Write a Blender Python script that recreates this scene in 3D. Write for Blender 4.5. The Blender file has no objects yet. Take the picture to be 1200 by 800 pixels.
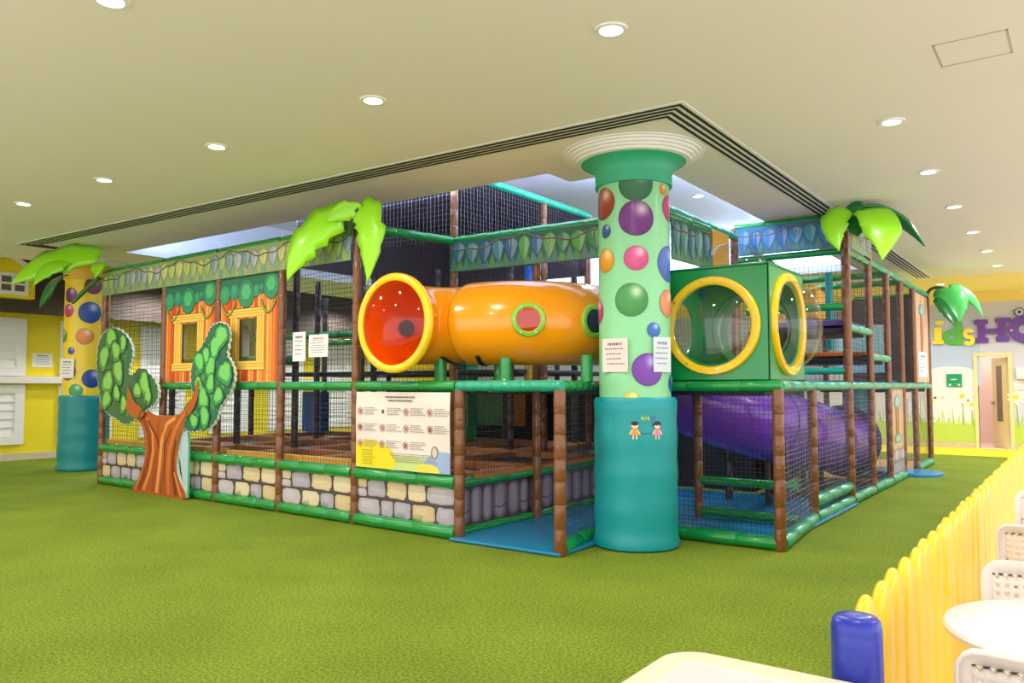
import bpy, bmesh, math, random
from math import sin, cos, pi, radians, sqrt, atan2, exp
from mathutils import Vector as V
C = bpy.context.scene.collection
random.seed(7)

# ------------------------------------------------------------------ colour / materials
def lin(h, a=1.0):
    if isinstance(h, tuple): return h if len(h) == 4 else (*h, 1.0)
    h = h.lstrip('#'); r = []
    for i in (0, 2, 4):
        c = int(h[i:i+2], 16)/255
        r.append(c/12.92 if c <= .04045 else ((c+.055)/1.055)**2.4)
    return (*r, a)
def mixc(a, b, t):
    a = lin(a); b = lin(b); return tuple(a[i]*(1-t)+b[i]*t for i in range(4))

def newmat(name):
    m = bpy.data.materials.new(name); m.use_nodes = True
    nt = m.node_tree; b = nt.nodes['Principled BSDF']; return m, nt, b
def mat(name, col, rough=.5, coat=0, bump=0, bscale=30, metal=0, spec=.5, var=0, vscale=3):
    m, nt, b = newmat(name)
    b.inputs['Base Color'].default_value = lin(col); b.inputs['Roughness'].default_value = rough
    b.inputs['Metallic'].default_value = metal; b.inputs['Coat Weight'].default_value = coat
    b.inputs['Coat Roughness'].default_value = .08; b.inputs['Specular IOR Level'].default_value = spec
    tc = nt.nodes.new('ShaderNodeTexCoord')
    if bump:
        n = nt.nodes.new('ShaderNodeTexNoise'); n.inputs['Scale'].default_value = bscale; n.inputs['Detail'].default_value = 3
        nt.links.new(tc.outputs['Object'], n.inputs['Vector'])
        bp = nt.nodes.new('ShaderNodeBump'); bp.inputs['Strength'].default_value = bump; bp.inputs['Distance'].default_value = .02
        nt.links.new(n.outputs['Fac'], bp.inputs['Height']); nt.links.new(bp.outputs['Normal'], b.inputs['Normal'])
        if coat: nt.links.new(bp.outputs['Normal'], b.inputs['Coat Normal'])
    if var:
        n = nt.nodes.new('ShaderNodeTexNoise'); n.inputs['Scale'].default_value = vscale; n.inputs['Detail'].default_value = 4
        nt.links.new(tc.outputs['Object'], n.inputs['Vector'])
        mx = nt.nodes.new('ShaderNodeMix'); mx.data_type = 'RGBA'; c = lin(col)
        mx.inputs[6].default_value = tuple(max(0, x*(1-var)) for x in c[:3])+(1,)
        mx.inputs[7].default_value = tuple(min(1, x*(1+var)) for x in c[:3])+(1,)
        nt.links.new(n.outputs['Fac'], mx.inputs[0]); nt.links.new(mx.outputs[2], b.inputs['Base Color'])
    return m
def printmat(name, rough=.4, coat=0, bump=0, bscale=8):
    m = mat(name, '#ffffff', rough, coat, bump, bscale); nt = m.node_tree
    a = nt.nodes.new('ShaderNodeAttribute'); a.attribute_name = 'Col'
    nt.links.new(a.outputs['Color'], nt.nodes['Principled BSDF'].inputs['Base Color']); return m
def emis(name, col, s):
    m, nt, b = newmat(name); b.inputs['Base Color'].default_value = lin(col)
    b.inputs['Emission Color'].default_value = lin(col); b.inputs['Emission Strength'].default_value = s; return m
def clear(name, tint, refl=.12, rough=.03):
    m, nt, b = newmat(name); nt.nodes.remove(b); out = nt.nodes['Material Output']
    t = nt.nodes.new('ShaderNodeBsdfTransparent'); t.inputs[0].default_value = lin(tint)
    g = nt.nodes.new('ShaderNodeBsdfGlossy'); g.inputs['Roughness'].default_value = rough
    lw = nt.nodes.new('ShaderNodeLayerWeight'); lw.inputs[0].default_value = .5
    f = nt.nodes.new('ShaderNodeMath'); f.operation = 'POWER'; f.inputs[1].default_value = 4.5; nt.links.new(lw.outputs['Facing'], f.inputs[0])
    mth = nt.nodes.new('ShaderNodeMath'); mth.operation = 'MULTIPLY_ADD'; mth.inputs[1].default_value = .5; mth.inputs[2].default_value = refl; mth.use_clamp = True
    mx = nt.nodes.new('ShaderNodeMixShader')
    nt.links.new(f.outputs[0], mth.inputs[0]); nt.links.new(mth.outputs[0], mx.inputs[0])
    nt.links.new(t.outputs[0], mx.inputs[1]); nt.links.new(g.outputs[0], mx.inputs[2]); nt.links.new(mx.outputs[0], out.inputs[0])
    return m
def plastic_shell(name, col, trans=.3):
    m = mat(name, col, .22, .5); nt = m.node_tree; b = nt.nodes['Principled BSDF']; out = nt.nodes['Material Output']
    t = nt.nodes.new('ShaderNodeBsdfTranslucent'); t.inputs[0].default_value = lin(col)
    mx = nt.nodes.new('ShaderNodeMixShader'); mx.inputs[0].default_value = trans
    nt.links.new(b.outputs[0], mx.inputs[1]); nt.links.new(t.outputs[0], mx.inputs[2]); nt.links.new(mx.outputs[0], out.inputs[0])
    return m

M = {}
M['brown'] = mat('brown_vinyl', '#7c4a29', .3, .4, .35, 22)
M['dark'] = mat('dark_vinyl', '#2c2422', .35, .3, .3, 22)
M['green'] = mat('green_vinyl', '#0d9142', .26, .5, .35, 16)
M['teal'] = mat('teal_vinyl', '#069ba6', .42, .1, .35, 5)
M['teal_rail'] = mat('teal_cool_lit_vinyl', '#10a583', .28, .4, .35, 16)  # right-side green rails, teal light put into the colour; also a teal pad
M['net'] = mat('net_cord', '#34323a', .5)
M['net_lit'] = mat('net_cord_lit', '#858092', .5)  # same cord as net, its lit look put into a paler colour
M['cloth'] = mat('darkening_sheet', '#1d1c22', .8)
M['blue_mat'] = mat('blue_mat', '#1583b4', .35, .1, .1, 3)
M['black_mat'] = mat('black_mat', '#2b2b33', .5, 0, .1, 3)
M['pad_tan'] = mat('tan_pad', '#b5713c', .5, 0, .2, 6)
M['pad_yellow'] = mat('ochre_pad', '#e0a83a', .5, 0, .2, 6)
M['pad_orange'] = mat('orange_pad', '#e8853c', .45)
M['pad_purple'] = mat('purple_pad', '#6a4a9c', .45)
M['pad_blue'] = mat('blue_pad', '#2a6fd0', .4)
M['print'] = printmat('printed_vinyl', .35, .15, .12, 6)
M['matte_print'] = printmat('matte_print', .7)
M['orange'] = plastic_shell('orange_plastic', '#ffa20e', .1)
M['yellow_pl'] = mat('yellow_plastic', '#ffcc0e', .28, .3)
M['lime_pl'] = mat('lime_plastic', '#8cc63c', .35, .2)
M['green_pl'] = mat('green_plastic', '#0a8f4a', .28, .35)
M['purple_pl'] = plastic_shell('purple_plastic', '#7c36cc', .12)
M['dark_purple'] = mat('dark_purple_plastic', '#2a1448', .35, .2)
M['clear'] = clear('clear_plastic', '#f4f6fa', .07)
M['red_clear'] = clear('red_clear_plastic', '#ff7a62', .1)
M['blue_clear'] = clear('blue_clear_plastic', '#8a90b8', .12)
M['pane'] = clear('grey_window_plastic', '#c8c2b6', .22, .25)
M['white'] = mat('white_paint', '#f0eef0', .5)
M['paper'] = mat('paper', '#f2ecea', .7)
M['lime'] = mat('lime_leaf_vinyl', '#9be81e', .32, .25, .25, 7)
M['leafdark'] = mat('dark_leaf_vinyl', '#0f7a34', .3, .4, .25, 7)
M['leafmid'] = mat('mid_leaf_vinyl', '#45bd5c', .3, .3, .25, 7)
M['stem'] = mat('stem_vinyl', '#3d6a35', .4, .2)
M['blackpl'] = mat('black_steel', '#101010', .4)
M['steel'] = mat('steel', '#b8b8b8', .3, metal=1)
M['fence'] = mat('yellow_fence_paint', '#ffd400', .3, .3)
M['chair'] = mat('white_chair_plastic', '#ece4e0', .35, .1)
M['tabletop'] = mat('white_table_top', '#e8e1e2', .25, .2)
M['rim'] = mat('cream_edging', '#f2e4c4', .35, .1)
M['bluepost'] = mat('royal_blue_vinyl', '#1a2eb0', .35, .3, .5, 9)
M['cap_green'] = mat('green_capital_paint', '#38b088', .45)
M['ceil'] = mat('ceiling_paint', '#f0e9e6', .85, var=.02, vscale=.5)
M['ceil_white'] = mat('recess_paint', '#e6e9f6', .85)
M['ceil_yellow_lit'] = mat('yellow_lit_ceiling', '#f8e498', .8)  # warm yellow light on the far ceiling, put into its colour
M['wall_yellow'] = mat('yellow_wall_paint', '#f0da1e', .6, var=.05, vscale=1.5)
M['slot'] = mat('black_slot', '#141414', .6)
M['skirting'] = mat('stone_skirting', '#cfc0a8', .5, var=.15, vscale=8)
M['rooftile'] = mat('dark_roof_tile', '#4a3f38', .75, var=.2, vscale=5)
M['yellowfloor'] = mat('yellow_floor_paint', '#ffe60a', .45)
M['glow'] = emis('lamp_diffuser', '#fff6e6', 14)
M['grout'] = mat('wood_door', '#ead9a8', .5)
M['darkglass'] = mat('dark_glass', '#6a675c', .15, .3)
M['pinkwall'] = mat('pink_beige_wall', '#ecd2c4', .7)

def turf():
    m, nt, b = newmat('artificial_turf'); b.inputs['Roughness'].default_value = .85; b.inputs['Specular IOR Level'].default_value = .2
    tc = nt.nodes.new('ShaderNodeTexCoord'); L = nt.links
    n1 = nt.nodes.new('ShaderNodeTexNoise'); n1.inputs['Scale'].default_value = 62; n1.inputs['Detail'].default_value = 3; n1.inputs['Roughness'].default_value = .8
    n2 = nt.nodes.new('ShaderNodeTexNoise'); n2.inputs['Scale'].default_value = 1.1; n2.inputs['Detail'].default_value = 3
    for n in (n1, n2): L.new(tc.outputs['Object'], n.inputs['Vector'])
    r = nt.nodes.new('ShaderNodeValToRGB'); e = r.color_ramp.elements
    e[0].position = .3; e[0].color = lin('#42570f'); e[1].position = .7; e[1].color = lin('#aabd3c')
    k = r.color_ramp.elements.new(.5); k.color = lin('#7c9328')
    L.new(n1.outputs['Fac'], r.inputs[0])
    mx = nt.nodes.new('ShaderNodeMix'); mx.data_type = 'RGBA'; mx.blend_type = 'MULTIPLY'; mx.inputs[0].default_value = .5
    r2 = nt.nodes.new('ShaderNodeValToRGB'); r2.color_ramp.elements[0].position = .35; r2.color_ramp.elements[0].color = (.62, .68, .6, 1); r2.color_ramp.elements[1].position = .65
    L.new(n2.outputs['Fac'], r2.inputs[0]); L.new(r.outputs[0], mx.inputs[6]); L.new(r2.outputs[0], mx.inputs[7]); L.new(mx.outputs[2], b.inputs['Base Color'])
    bp = nt.nodes.new('ShaderNodeBump'); bp.inputs['Strength'].default_value = .6; bp.inputs['Distance'].default_value = .02
    L.new(n1.outputs['Fac'], bp.inputs['Height']); L.new(bp.outputs['Normal'], b.inputs['Normal'])
    return m
M['turf'] = turf()
M['tile'] = mat('cream_floor_tile', '#e8dcc8', .35, .1, var=.04, vscale=2)

# ------------------------------------------------------------------ mesh builder
def empty(name, loc, label, cat, group=None):
    o = bpy.data.objects.new(name, None); o.empty_display_size = .1; C.objects.link(o); o.location = loc
    tag(o, label, cat, group); return o
def tag(o, label=None, cat=None, group=None, kind=None):
    if label: o['label'] = label
    if cat: o['category'] = cat
    if group: o['group'] = group
    if kind: o['kind'] = kind
    return o
def world_off(o):
    p = V((0, 0, 0))
    while o: p += o.location; o = o.parent
    return p
class MB:
    def __init__(s): s.v = []; s.f = []; s.c = []; s.fm = []; s.mi = 0; s.col = (1, 1, 1, 1)
    def add(s, verts, faces, cols=None):
        n = len(s.v); s.v += [tuple(p) for p in verts]
        s.c += cols if cols else [s.col]*len(verts)
        for f in faces: s.f.append([i+n for i in f]); s.fm.append(s.mi)
    def poly(s, pts, col=None):
        s.add(pts, [list(range(len(pts)))], [lin(col)]*len(pts) if col else None)
    def box(s, a, b):
        x0, y0, z0 = a; x1, y1, z1 = b
        s.add([(x0,y0,z0),(x1,y0,z0),(x1,y1,z0),(x0,y1,z0),(x0,y0,z1),(x1,y0,z1),(x1,y1,z1),(x0,y1,z1)],
              [(0,3,2,1),(4,5,6,7),(0,1,5,4),(1,2,6,5),(2,3,7,6),(3,0,4,7)])
    def hexa(s, q0, q1):    # two quads (lists of 4 points) joined
        s.add(list(q0)+list(q1), [(3,2,1,0),(4,5,6,7),(0,1,5,4),(1,2,6,5),(2,3,7,6),(3,0,4,7)])
    def tube(s, path, rad, n=12, caps=True, squash=None):
        path = [V(p) for p in path]; k = len(path)
        if not hasattr(rad, '__len__'): rad = [rad]*k
        t0 = (path[1]-path[0]).normalized()
        up = V((0, 0, 1)) if abs(t0.z) < .9 else V((0, 1, 0))
        a = t0.cross(up).normalized(); verts = []
        for i, p in enumerate(path):
            t = (path[min(i+1, k-1)]-path[max(i-1, 0)]).normalized()
            a = (a-t*a.dot(t)).normalized(); b = t.cross(a)
            for j in range(n):
                w = 2*pi*j/n; verts.append(p+(a*cos(w)+b*sin(w))*rad[i])
        fs = [(i*n+j, i*n+(j+1) % n, (i+1)*n+(j+1) % n, (i+1)*n+j) for i in range(k-1) for j in range(n)]
        if caps: fs += [list(range(n))[::-1], [(k-1)*n+j for j in range(n)]]
        s.add(verts, fs)
    def lathe(s, c, prof, n=48, axis='z', close=False, a0=0, a1=2*pi):
        c = V(c); verts = []; full = abs(a1-a0-2*pi) < 1e-4; m = n if full else n+1
        for r, h in prof:
            for j in range(m):
                w = a0+(a1-a0)*j/n; u, v_ = r*cos(w), r*sin(w)
                verts.append(c+{'z': V((u, v_, h)), 'x': V((h, u, v_)), 'y': V((v_, h, u))}[axis])
        k = len(prof)
        fs = [(i*m+j, i*m+(j+1) % m, (i+1)*m+(j+1) % m, (i+1)*m+j) for i in range(k-1) for j in range(n)]
        if close: fs += [list(range(m))[::-1], [(k-1)*m+j for j in range(m)]]
        s.add(verts, fs)
    def weld(s, d=5):
        seen = {}; mp = []; nv = []; nc = []
        for p, c in zip(s.v, s.c):
            k = tuple(round(x, d) for x in p)
            if k not in seen: seen[k] = len(nv); nv.append(p); nc.append(c)
            mp.append(seen[k])
        s.v, s.c, s.f = nv, nc, [[mp[i] for i in f] for f in s.f]; return s
    def build(s, name, mats, parent=None, label=None, smooth=True, angle=40, solid=0, bevel=0):
        me = bpy.data.meshes.new(name)
        if parent is not None: off = world_off(parent)
        else:
            xs = [p[0] for p in s.v]; ys = [p[1] for p in s.v]; zs = [p[2] for p in s.v]
            off = V(((min(xs)+max(xs))/2, (min(ys)+max(ys))/2, min(zs)))
        me.from_pydata([tuple(V(p)-off) for p in s.v], [], s.f); me.validate()
        for m in (mats if isinstance(mats, (list, tuple)) else [mats]): me.materials.append(m)
        if len(me.polygons) == len(s.fm): me.polygons.foreach_set('material_index', s.fm)
        ca = me.color_attributes.new('Col', 'FLOAT_COLOR', 'POINT')
        for i, c in enumerate(s.c): ca.data[i].color = c
        if smooth:
            me.polygons.foreach_set('use_smooth', [True]*len(me.polygons)); me.set_sharp_from_angle(angle=radians(angle))
        o = bpy.data.objects.new(name, me); C.objects.link(o)
        if parent is not None: o.parent = parent
        else: o.location = off
        if solid:
            md = o.modifiers.new('s', 'SOLIDIFY'); md.thickness = solid; md.offset = 0
        if bevel:
            md = o.modifiers.new('b', 'BEVEL'); md.width = bevel; md.segments = 2; md.limit_method = 'ANGLE'
        if label: o['label'] = label
        return o
def struct(name, mb, mats, **k):
    o = mb.build(name, mats, **k); o['kind'] = 'structure'; return o
def copy_tree(o, parent=None):
    c = o.copy(); C.objects.link(c); c.parent = parent
    for ch in list(o.children): copy_tree(ch, c)
    return c

# ---- printed artwork on flat boards / cylinders: (u, v, w) -> point
class Art(MB):
    def __init__(s, f): super().__init__(); s.map = f
    def p(s, pts, col, w=.001):
        s.add([s.map(u, v, w) for u, v in pts], [list(range(len(pts)))], [lin(col)]*len(pts))
    def ell(s, u, v, ru, rv, col, w=.001, n=24, rot=0):
        s.p([(u+ru*cos(t)*cos(rot)-rv*sin(t)*sin(rot), v+ru*cos(t)*sin(rot)+rv*sin(t)*cos(rot)) for t in [2*pi*i/n for i in range(n)]], col, w)
    def stroke(s, pts, wd, col, w=.002):
        k = len(pts); L = []; R = []
        for i, (u, v) in enumerate(pts):
            a = pts[max(i-1, 0)]; b = pts[min(i+1, k-1)]; dx, dy = b[0]-a[0], b[1]-a[1]; d = sqrt(dx*dx+dy*dy) or 1
            ww = wd[i] if hasattr(wd, '__len__') else wd
            L.append((u-dy/d*ww/2, v+dx/d*ww/2)); R.append((u+dy/d*ww/2, v-dx/d*ww/2))
        for i in range(k-1): s.p([L[i], L[i+1], R[i+1], R[i]][::-1], col, w)
    def rect(s, u0, v0, u1, v1, col, w=.001): s.p([(u0, v0), (u1, v0), (u1, v1), (u0, v1)], col, w)
    def board(s, pts, col, th, back=None):
        n = len(pts); c = lin(col); cb = lin(back or col)
        s.add([s.map(u, v, 0) for u, v in pts], [list(range(n))], [c]*n)
        s.add([s.map(u, v, -th) for u, v in pts], [list(range(n))[::-1]], [cb]*n)
        s.add([s.map(u, v, 0) for u, v in pts]+[s.map(u, v, -th) for u, v in pts],
              [(i, i+n, (i+1) % n+n, (i+1) % n) for i in range(n)], [cb]*(2*n))
    def ball(s, u, v, r, col, w=.002, vmin=None, vmax=None):   # printed shaded ball
        R, N = 7, 28; base = lin(col); vs = []; cs = []; fs = []
        for i in range(R+1):
            for j in range(N):
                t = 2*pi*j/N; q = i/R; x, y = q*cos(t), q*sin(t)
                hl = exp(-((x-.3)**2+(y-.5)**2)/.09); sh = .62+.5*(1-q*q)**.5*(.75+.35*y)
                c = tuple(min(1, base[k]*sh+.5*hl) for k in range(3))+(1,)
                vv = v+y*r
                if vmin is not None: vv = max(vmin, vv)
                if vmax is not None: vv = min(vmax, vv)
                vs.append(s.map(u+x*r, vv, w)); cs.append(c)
        for i in range(R):
            for j in range(N): fs.append((i*N+j, (i+1)*N+j, (i+1)*N+(j+1) % N, i*N+(j+1) % N))
        s.add(vs, fs, cs)
def planar(o, ux, n):    # board with origin o, u direction ux (horizontal), outward normal n, v = z
    o, ux, n = V(o), V(ux).normalized(), V(n).normalized()
    return lambda u, v, w: o+ux*u+V((0, 0, 1))*v+n*w
def bez(a, b, c, n=8):
    a, b, c = V(a), V(b), V(c)
    return [a*(1-t)**2+b*2*t*(1-t)+c*t*t for t in [i/n for i in range(n+1)]]
def smooth2d(pts, it=2):
    for _ in range(it):
        q = []
        for i in range(len(pts)):
            a, b = pts[i], pts[(i+1) % len(pts)]
            q += [(a[0]*.75+b[0]*.25, a[1]*.75+b[1]*.25), (a[0]*.25+b[0]*.75, a[1]*.25+b[1]*.75)]
        pts = q
    return pts

# ------------------------------------------------------------------ camera
F = 930.0; H = 1.4; yaw = radians(35.8); pitch = math.atan(52/F)
fw = V((-sin(yaw)*cos(pitch), cos(yaw)*cos(pitch), sin(pitch))); rt = V((cos(yaw), sin(yaw), 0)); up = rt.cross(fw)
cam = bpy.data.objects.new('camera', bpy.data.cameras.new('camera')); C.objects.link(cam)
from mathutils import Matrix
cam.matrix_world = Matrix(((rt.x, up.x, -fw.x, 0), (rt.y, up.y, -fw.y, 0), (rt.z, up.z, -fw.z, H), (0, 0, 0, 1)))
cam.data.sensor_width = 36; cam.data.lens = F/1200*36; cam.data.clip_start = .05
bpy.context.scene.camera = cam

# ------------------------------------------------------------------ the room
CE = 3.5; XW = -16.4; YB = 20.65; XR = 7.0; Y0 = -4.0
b = MB(); b.add([(XW, .6, 0), (-.5, .6, 0), (-.5, 18.4, 0), (XW, 18.4, 0)], [(0, 1, 2, 3)])
b.mi = 1; b.add([(XW, Y0, 0), (XR, Y0, 0), (XR, .6, 0), (XW, .6, 0)], [(0, 1, 2, 3)]); b.add([(-.5, .6, 0), (XR, .6, 0), (XR, 18.4, 0), (-.5, 18.4, 0)], [(0, 1, 2, 3)])
struct('floor', b, [M['turf'], M['tile']])
b = MB(); b.box((XW, 18.4, -.05), (XR, YB, .004)); struct('trim_1', b, M['yellowfloor'])
# ceiling with the raised recess above the play frame
RX0, RX1, RY0, RY1 = -12.2, -3.26, 6.5, 15.2
XC = -14.25
b = MB()
def cp(x0, y0, x1, y1, z=CE): b.add([(x0, y0, z), (x0, y1, z), (x1, y1, z), (x1, y0, z)], [(0, 1, 2, 3)])
cp(XC, Y0, XR, RY0); cp(XC, RY0, RX0, 17.3); cp(RX1, RY0, XR, 17.3); cp(RX0, RY1, RX1, 17.3); cp(-4.25, RY0, RX1, 6.91)
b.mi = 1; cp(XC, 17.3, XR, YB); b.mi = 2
HR = 4.35
cp(RX0, RY0, RX1, RY1, HR)
for (p, q) in (((RX0, RY0), (-4.25, RY0)), ((-4.25, RY0), (-4.25, 6.91)), ((-4.25, 6.91), (RX1, 6.91)), ((RX1, 6.91), (RX1, RY1)), ((RX1, RY1), (RX0, RY1)), ((RX0, RY1), (RX0, RY0))):
    b.add([(*p, CE), (*q, CE), (*q, HR), (*p, HR)], [(0, 1, 2, 3)])
b.mi = 0
cp(XW, Y0, XC, YB, 4.3); b.add([(XC, Y0, CE), (XC, YB, CE), (XC, YB, 4.3), (XC, Y0, 4.3)], [(0, 1, 2, 3)])
struct('ceiling', b, [M['ceil'], M['ceil_yellow_lit'], M['ceil_white']], smooth=False)
b = MB(); b.box((XW-.12, Y0, 0), (XW, YB, 4.3)); struct('wall_left', b, M['wall_yellow'])
b = MB(); b.box((XW, Y0, 0), (XW+.02, YB, .13)); struct('baseboard_left', b, M['skirting'])

# back wall with mural, split round the doorway
DX0, DX1, DH = -1.96, -1.36, 2.07
wl = Art(planar((0, YB, 0), (1, 0, 0), (0, -1, 0)))
SKY = '#cdd0ec'
for (x0, z0, x1, z1) in ((XW, 0, DX0, CE), (DX1, 0, XR, CE), (DX0, DH, DX1, CE)):
    wl.board([(x0, z0), (x1, z0), (x1, z1), (x0, z1)], SKY, .12)
wl.rect(XW, 3.28, XR, CE, '#f4dc80', .002)
wl.rect(XW, 2.5, -1.9, 3.28, '#bcc4ea', .002)
wl.rect(XW, 1.4, -1.9, 2.5, '#b4c8f2', .002)
def clip(pts, u0, u1): return [(min(u1, max(u0, u)), v) for u, v in pts]
wl.p(clip([(-3.4, .3), (-3.4, 1.5)]+[(-2.5+.75*cos(t), 1.45+.4*sin(t)) for t in [pi-pi*i/16 for i in range(17)]]+[(-1.7, .3)], -3.6, DX0-.01), '#e2e2f4', .004)
wl.p([(-5.4, .3)]+[(-4.4+.9*cos(t), 1.5+.45*sin(t)) for t in [pi-pi*i/16 for i in range(17)]]+[(-3.4, .3)], '#e2e2f4', .004)
def grass(u0, u1, top, w=.006, rnd=random.Random(3)):
    wl.rect(u0, .1, u1, top, '#b7d65e', w)
    u = u0+.03
    while u < u1-.06:
        hgt = rnd.uniform(.08, .38); ln = rnd.uniform(-.06, .06); wd = rnd.uniform(.02, .045)
        a = min(u1-.01, max(u0+.01, u+ln))
        wl.p([(u-wd/2, top-.02), (u+wd/2, top-.02), (a, top+hgt)], rnd.choice(['#b7d65e', '#a4ca4c', '#c6e07a']), w+.002); u += .045
grass(-6.0, DX0-.02, .55); grass(DX1+.02, 1.5, .55)
def daisy(u, v, r, w=.012):
    wl.stroke([(u+.03, .5), (u+.01, (v+.5)/2), (u, v)], .02, '#8fb84a', w-.002)
    for k in range(9):
        t = 2*pi*k/9; wl.ell(u+r*.6*cos(t), v+r*.6*sin(t), r*.45, r*.2, '#fbf6ee', w, 12, t)
    wl.ell(u, v, r*.3, r*.3, '#f2d24a', w+.002, 14)
for u, v, r in ((-2.28, 1.17, .17), (-2.1, .98, .13), (-1.24, 1.15, .17), (-.8, 1.0, .15), (-2.9, 1.05, .15), (-3.5, 1.2, .16)): daisy(u, v, r)
rd = random.Random(5)
for k in range(26):
    wl.ell(-2.75+rd.uniform(-.16, .16), .85+rd.uniform(-.3, .32), .022, .022, '#e9efe4', .012, 8)
struct('wall_back', wl, M['matte_print'], smooth=False)
b = MB(); b.box((XW, YB-.025, 0), (DX0-.06, YB-.006, .12)); b.box((DX1+.06, YB-.025, 0), (XR, YB-.006, .12)); struct('baseboard_back', b, M['skirting'])
# room behind the open door
b = MB()
b.add([(DX0-.4, YB+.12, 0), (DX1+.8, YB+.12, 0), (DX1+.8, YB+2, 0), (DX0-.4, YB+2, 0)], [(0, 1, 2, 3)])
b.add([(DX0-.4, YB+2, 0), (DX1+.8, YB+2, 0), (DX1+.8, YB+2, 2.6), (DX0-.4, YB+2, 2.6)], [(0, 1, 2, 3)])
b.add([(DX0-.4, YB+.12, 0), (DX0-.4, YB+2, 0), (DX0-.4, YB+2, 2.6), (DX0-.4, YB+.12, 2.6)], [(0, 1, 2, 3)])
b.add([(DX1+.8, YB+.12, 0), (DX1+.8, YB+2, 0), (DX1+.8, YB+2, 2.6), (DX1+.8, YB+.12, 2.6)], [(0, 3, 2, 1)])
struct('wall_alcove', b, M['pinkwall'], smooth=False)
b = MB()
for x0, x1, z0, z1 in ((DX0-.07, DX0, 0, DH+.07), (DX1, DX1+.07, 0, DH+.07), (DX0, DX1, DH, DH+.07)): b.box((x0, YB-.04, z0), (x1, YB+.14, z1))
d = struct('door_1', b, M['grout'], smooth=False)
b = MB(); th = radians(58)   # the leaf swings inwards, hinged on the right
hx, hy = DX1-.02, YB+.14
def dl(u, v, w): return (hx-u*cos(th)-w*sin(th), hy+u*sin(th)-w*cos(th), v)
def dbox(u0, v0, u1, v1, w0, w1):
    b.hexa([dl(u0, v0, w0), dl(u1, v0, w0), dl(u1, v0, w1), dl(u0, v0, w1)], [dl(u0, v1, w0), dl(u1, v1, w0), dl(u1, v1, w1), dl(u0, v1, w1)])
dbox(0, .01, .62, 2.04, 0, .04); b.mi = 1; dbox(.2, .6, .42, 1.85, -.006, .046)
b.build('door_leaf', [M['grout'], M['darkglass']], d, smooth=False)
b = MB(); dbox(.52, .98, .58, 1.04, -.05, .09); b.build('door_handle', M['steel'], d)

# play-house front along the left wall
house = empty('playhouse_front', (XW, 9, 0), 'yellow playhouse front with white shuttered windows and dark tiled roof on the left wall', 'playhouse')
def shutters(y0, y1, z0, z1, name):
    f = MB(); x0, x1 = XW+.002, XW+.06; w = .16
    f.box((x0, y0, z0), (x1, y0+w, z1)); f.box((x0, y1-w, z0), (x1, y1, z1)); f.box((x0, y0+w, z0), (x1, y1-w, z0+w)); f.box((x0, y0+w, z1-w), (x1, y1-w, z1))
    o = f.build(name, M['white'], house, smooth=False)
    g = MB(); n = 5
    for i in range(n):
        a = z0+w+(z1-z0-2*w)*i/n; c = z0+w+(z1-z0-2*w)*(i+1)/n
        g.hexa([(x0, y0+w, a), (x0+.045, y0+w, a), (x0+.045, y1-w, a), (x0, y1-w, a)], [(x0, y0+w, c), (x0+.012, y0+w, c), (x0+.012, y1-w, c), (x0, y1-w, c)])
    g.build('louvre_panel', M['white'], o, smooth=False)
y = 4.15
while y < 16:
    shutters(y, y+1.04, 1.59, 2.68, 'window'); shutters(y, y+1.04, .3, 1.42, 'lower_window'); y += 1.65
    if 7 < y < 7.6: y = 7.47
b = MB(); b.box((XW, 2, 1.45), (XW+.16, 17.6, 1.58)); b.build('sill_rail', M['white'], house, smooth=False)
b = MB(); b.box((XW, 6.62, 3.0), (XW+.01, 6.63, 3.01))
rf = MB(); ys = [2+.055*i for i in range(284)]
rows = 9
for r in range(rows):     # overlapping tile courses, scalloped along their lower edge
    xa, za = XW+.62-.5*r/rows, 2.78+1.45*r/rows; xb, zb = XW+.62-.5*(r+1)/rows, 2.78+1.45*(r+1)/rows
    vs = []
    for y in ys:
        wv = .022*abs(sin(pi*y/.22)); vs += [(xa+.03+wv*.6, y, za-.035-wv), (xb+.0+wv*.6, y, zb)]
    rf.add(vs, [(2*i, 2*i+2, 2*i+3, 2*i+1) for i in range(len(ys)-1)])
rf.box((XW+.0, 2, 2.78), (XW+.5, 17.6, 2.82))
rf.build('roof', M['rooftile'], house, angle=60)
# dormer
dx = -15.55; dy0, dy1, dya = 5.62, 6.62, 6.12
b = MB()
b.add([(dx, dy0, 2.98), (dx, dy1, 2.98), (dx, dy1, 3.45), (dx, dya, 3.72), (dx, dy0, 3.45)], [(0, 1, 2, 3, 4)])
b.add([(dx, dy1, 2.98), (XW+.1, dy1, 2.98), (XW+.1, dy1, 3.45), (dx, dy1, 3.45)], [(0, 1, 2, 3)])
b.add([(dx, dy0, 2.98), (XW+.1, dy0, 2.98), (XW+.1, dy0, 3.45), (dx, dy0, 3.45)], [(3, 2, 1, 0)])
b.add([(dx, dy0, 2.98), (XW+.1, dy0, 2.98), (XW+.1, dy1, 2.98), (dx, dy1, 2.98)], [(0, 1, 2, 3)])
dm = b.build('dormer', M['wall_yellow'], house, smooth=False)
b = MB()
for sgn, ye in ((-1, dy0), (1, dy1)):
    q = [(dx+.1, dya, 3.72), (dx+.1, ye+sgn*.1, 3.4), (dx+.1, ye+sgn*.1, 3.46), (dx+.1, dya, 3.79)]
    b.hexa(q, [(XW+.1, p[1], p[2]) for p in q])
b.build('dormer_roof', M['white'], dm, smooth=False)
b = MB(); b.box((dx, 5.75, 3.03), (dx+.03, 6.5, 3.42)); b.mi = 1
for j in range(3):
    for k in range(2): b.box((dx+.028, 5.83+j*.22, 3.1+k*.15), (dx+.036, 5.99+j*.22, 3.21+k*.15))
b.build('dormer_window', [M['white'], M['darkglass']], dm, smooth=False)

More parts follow.
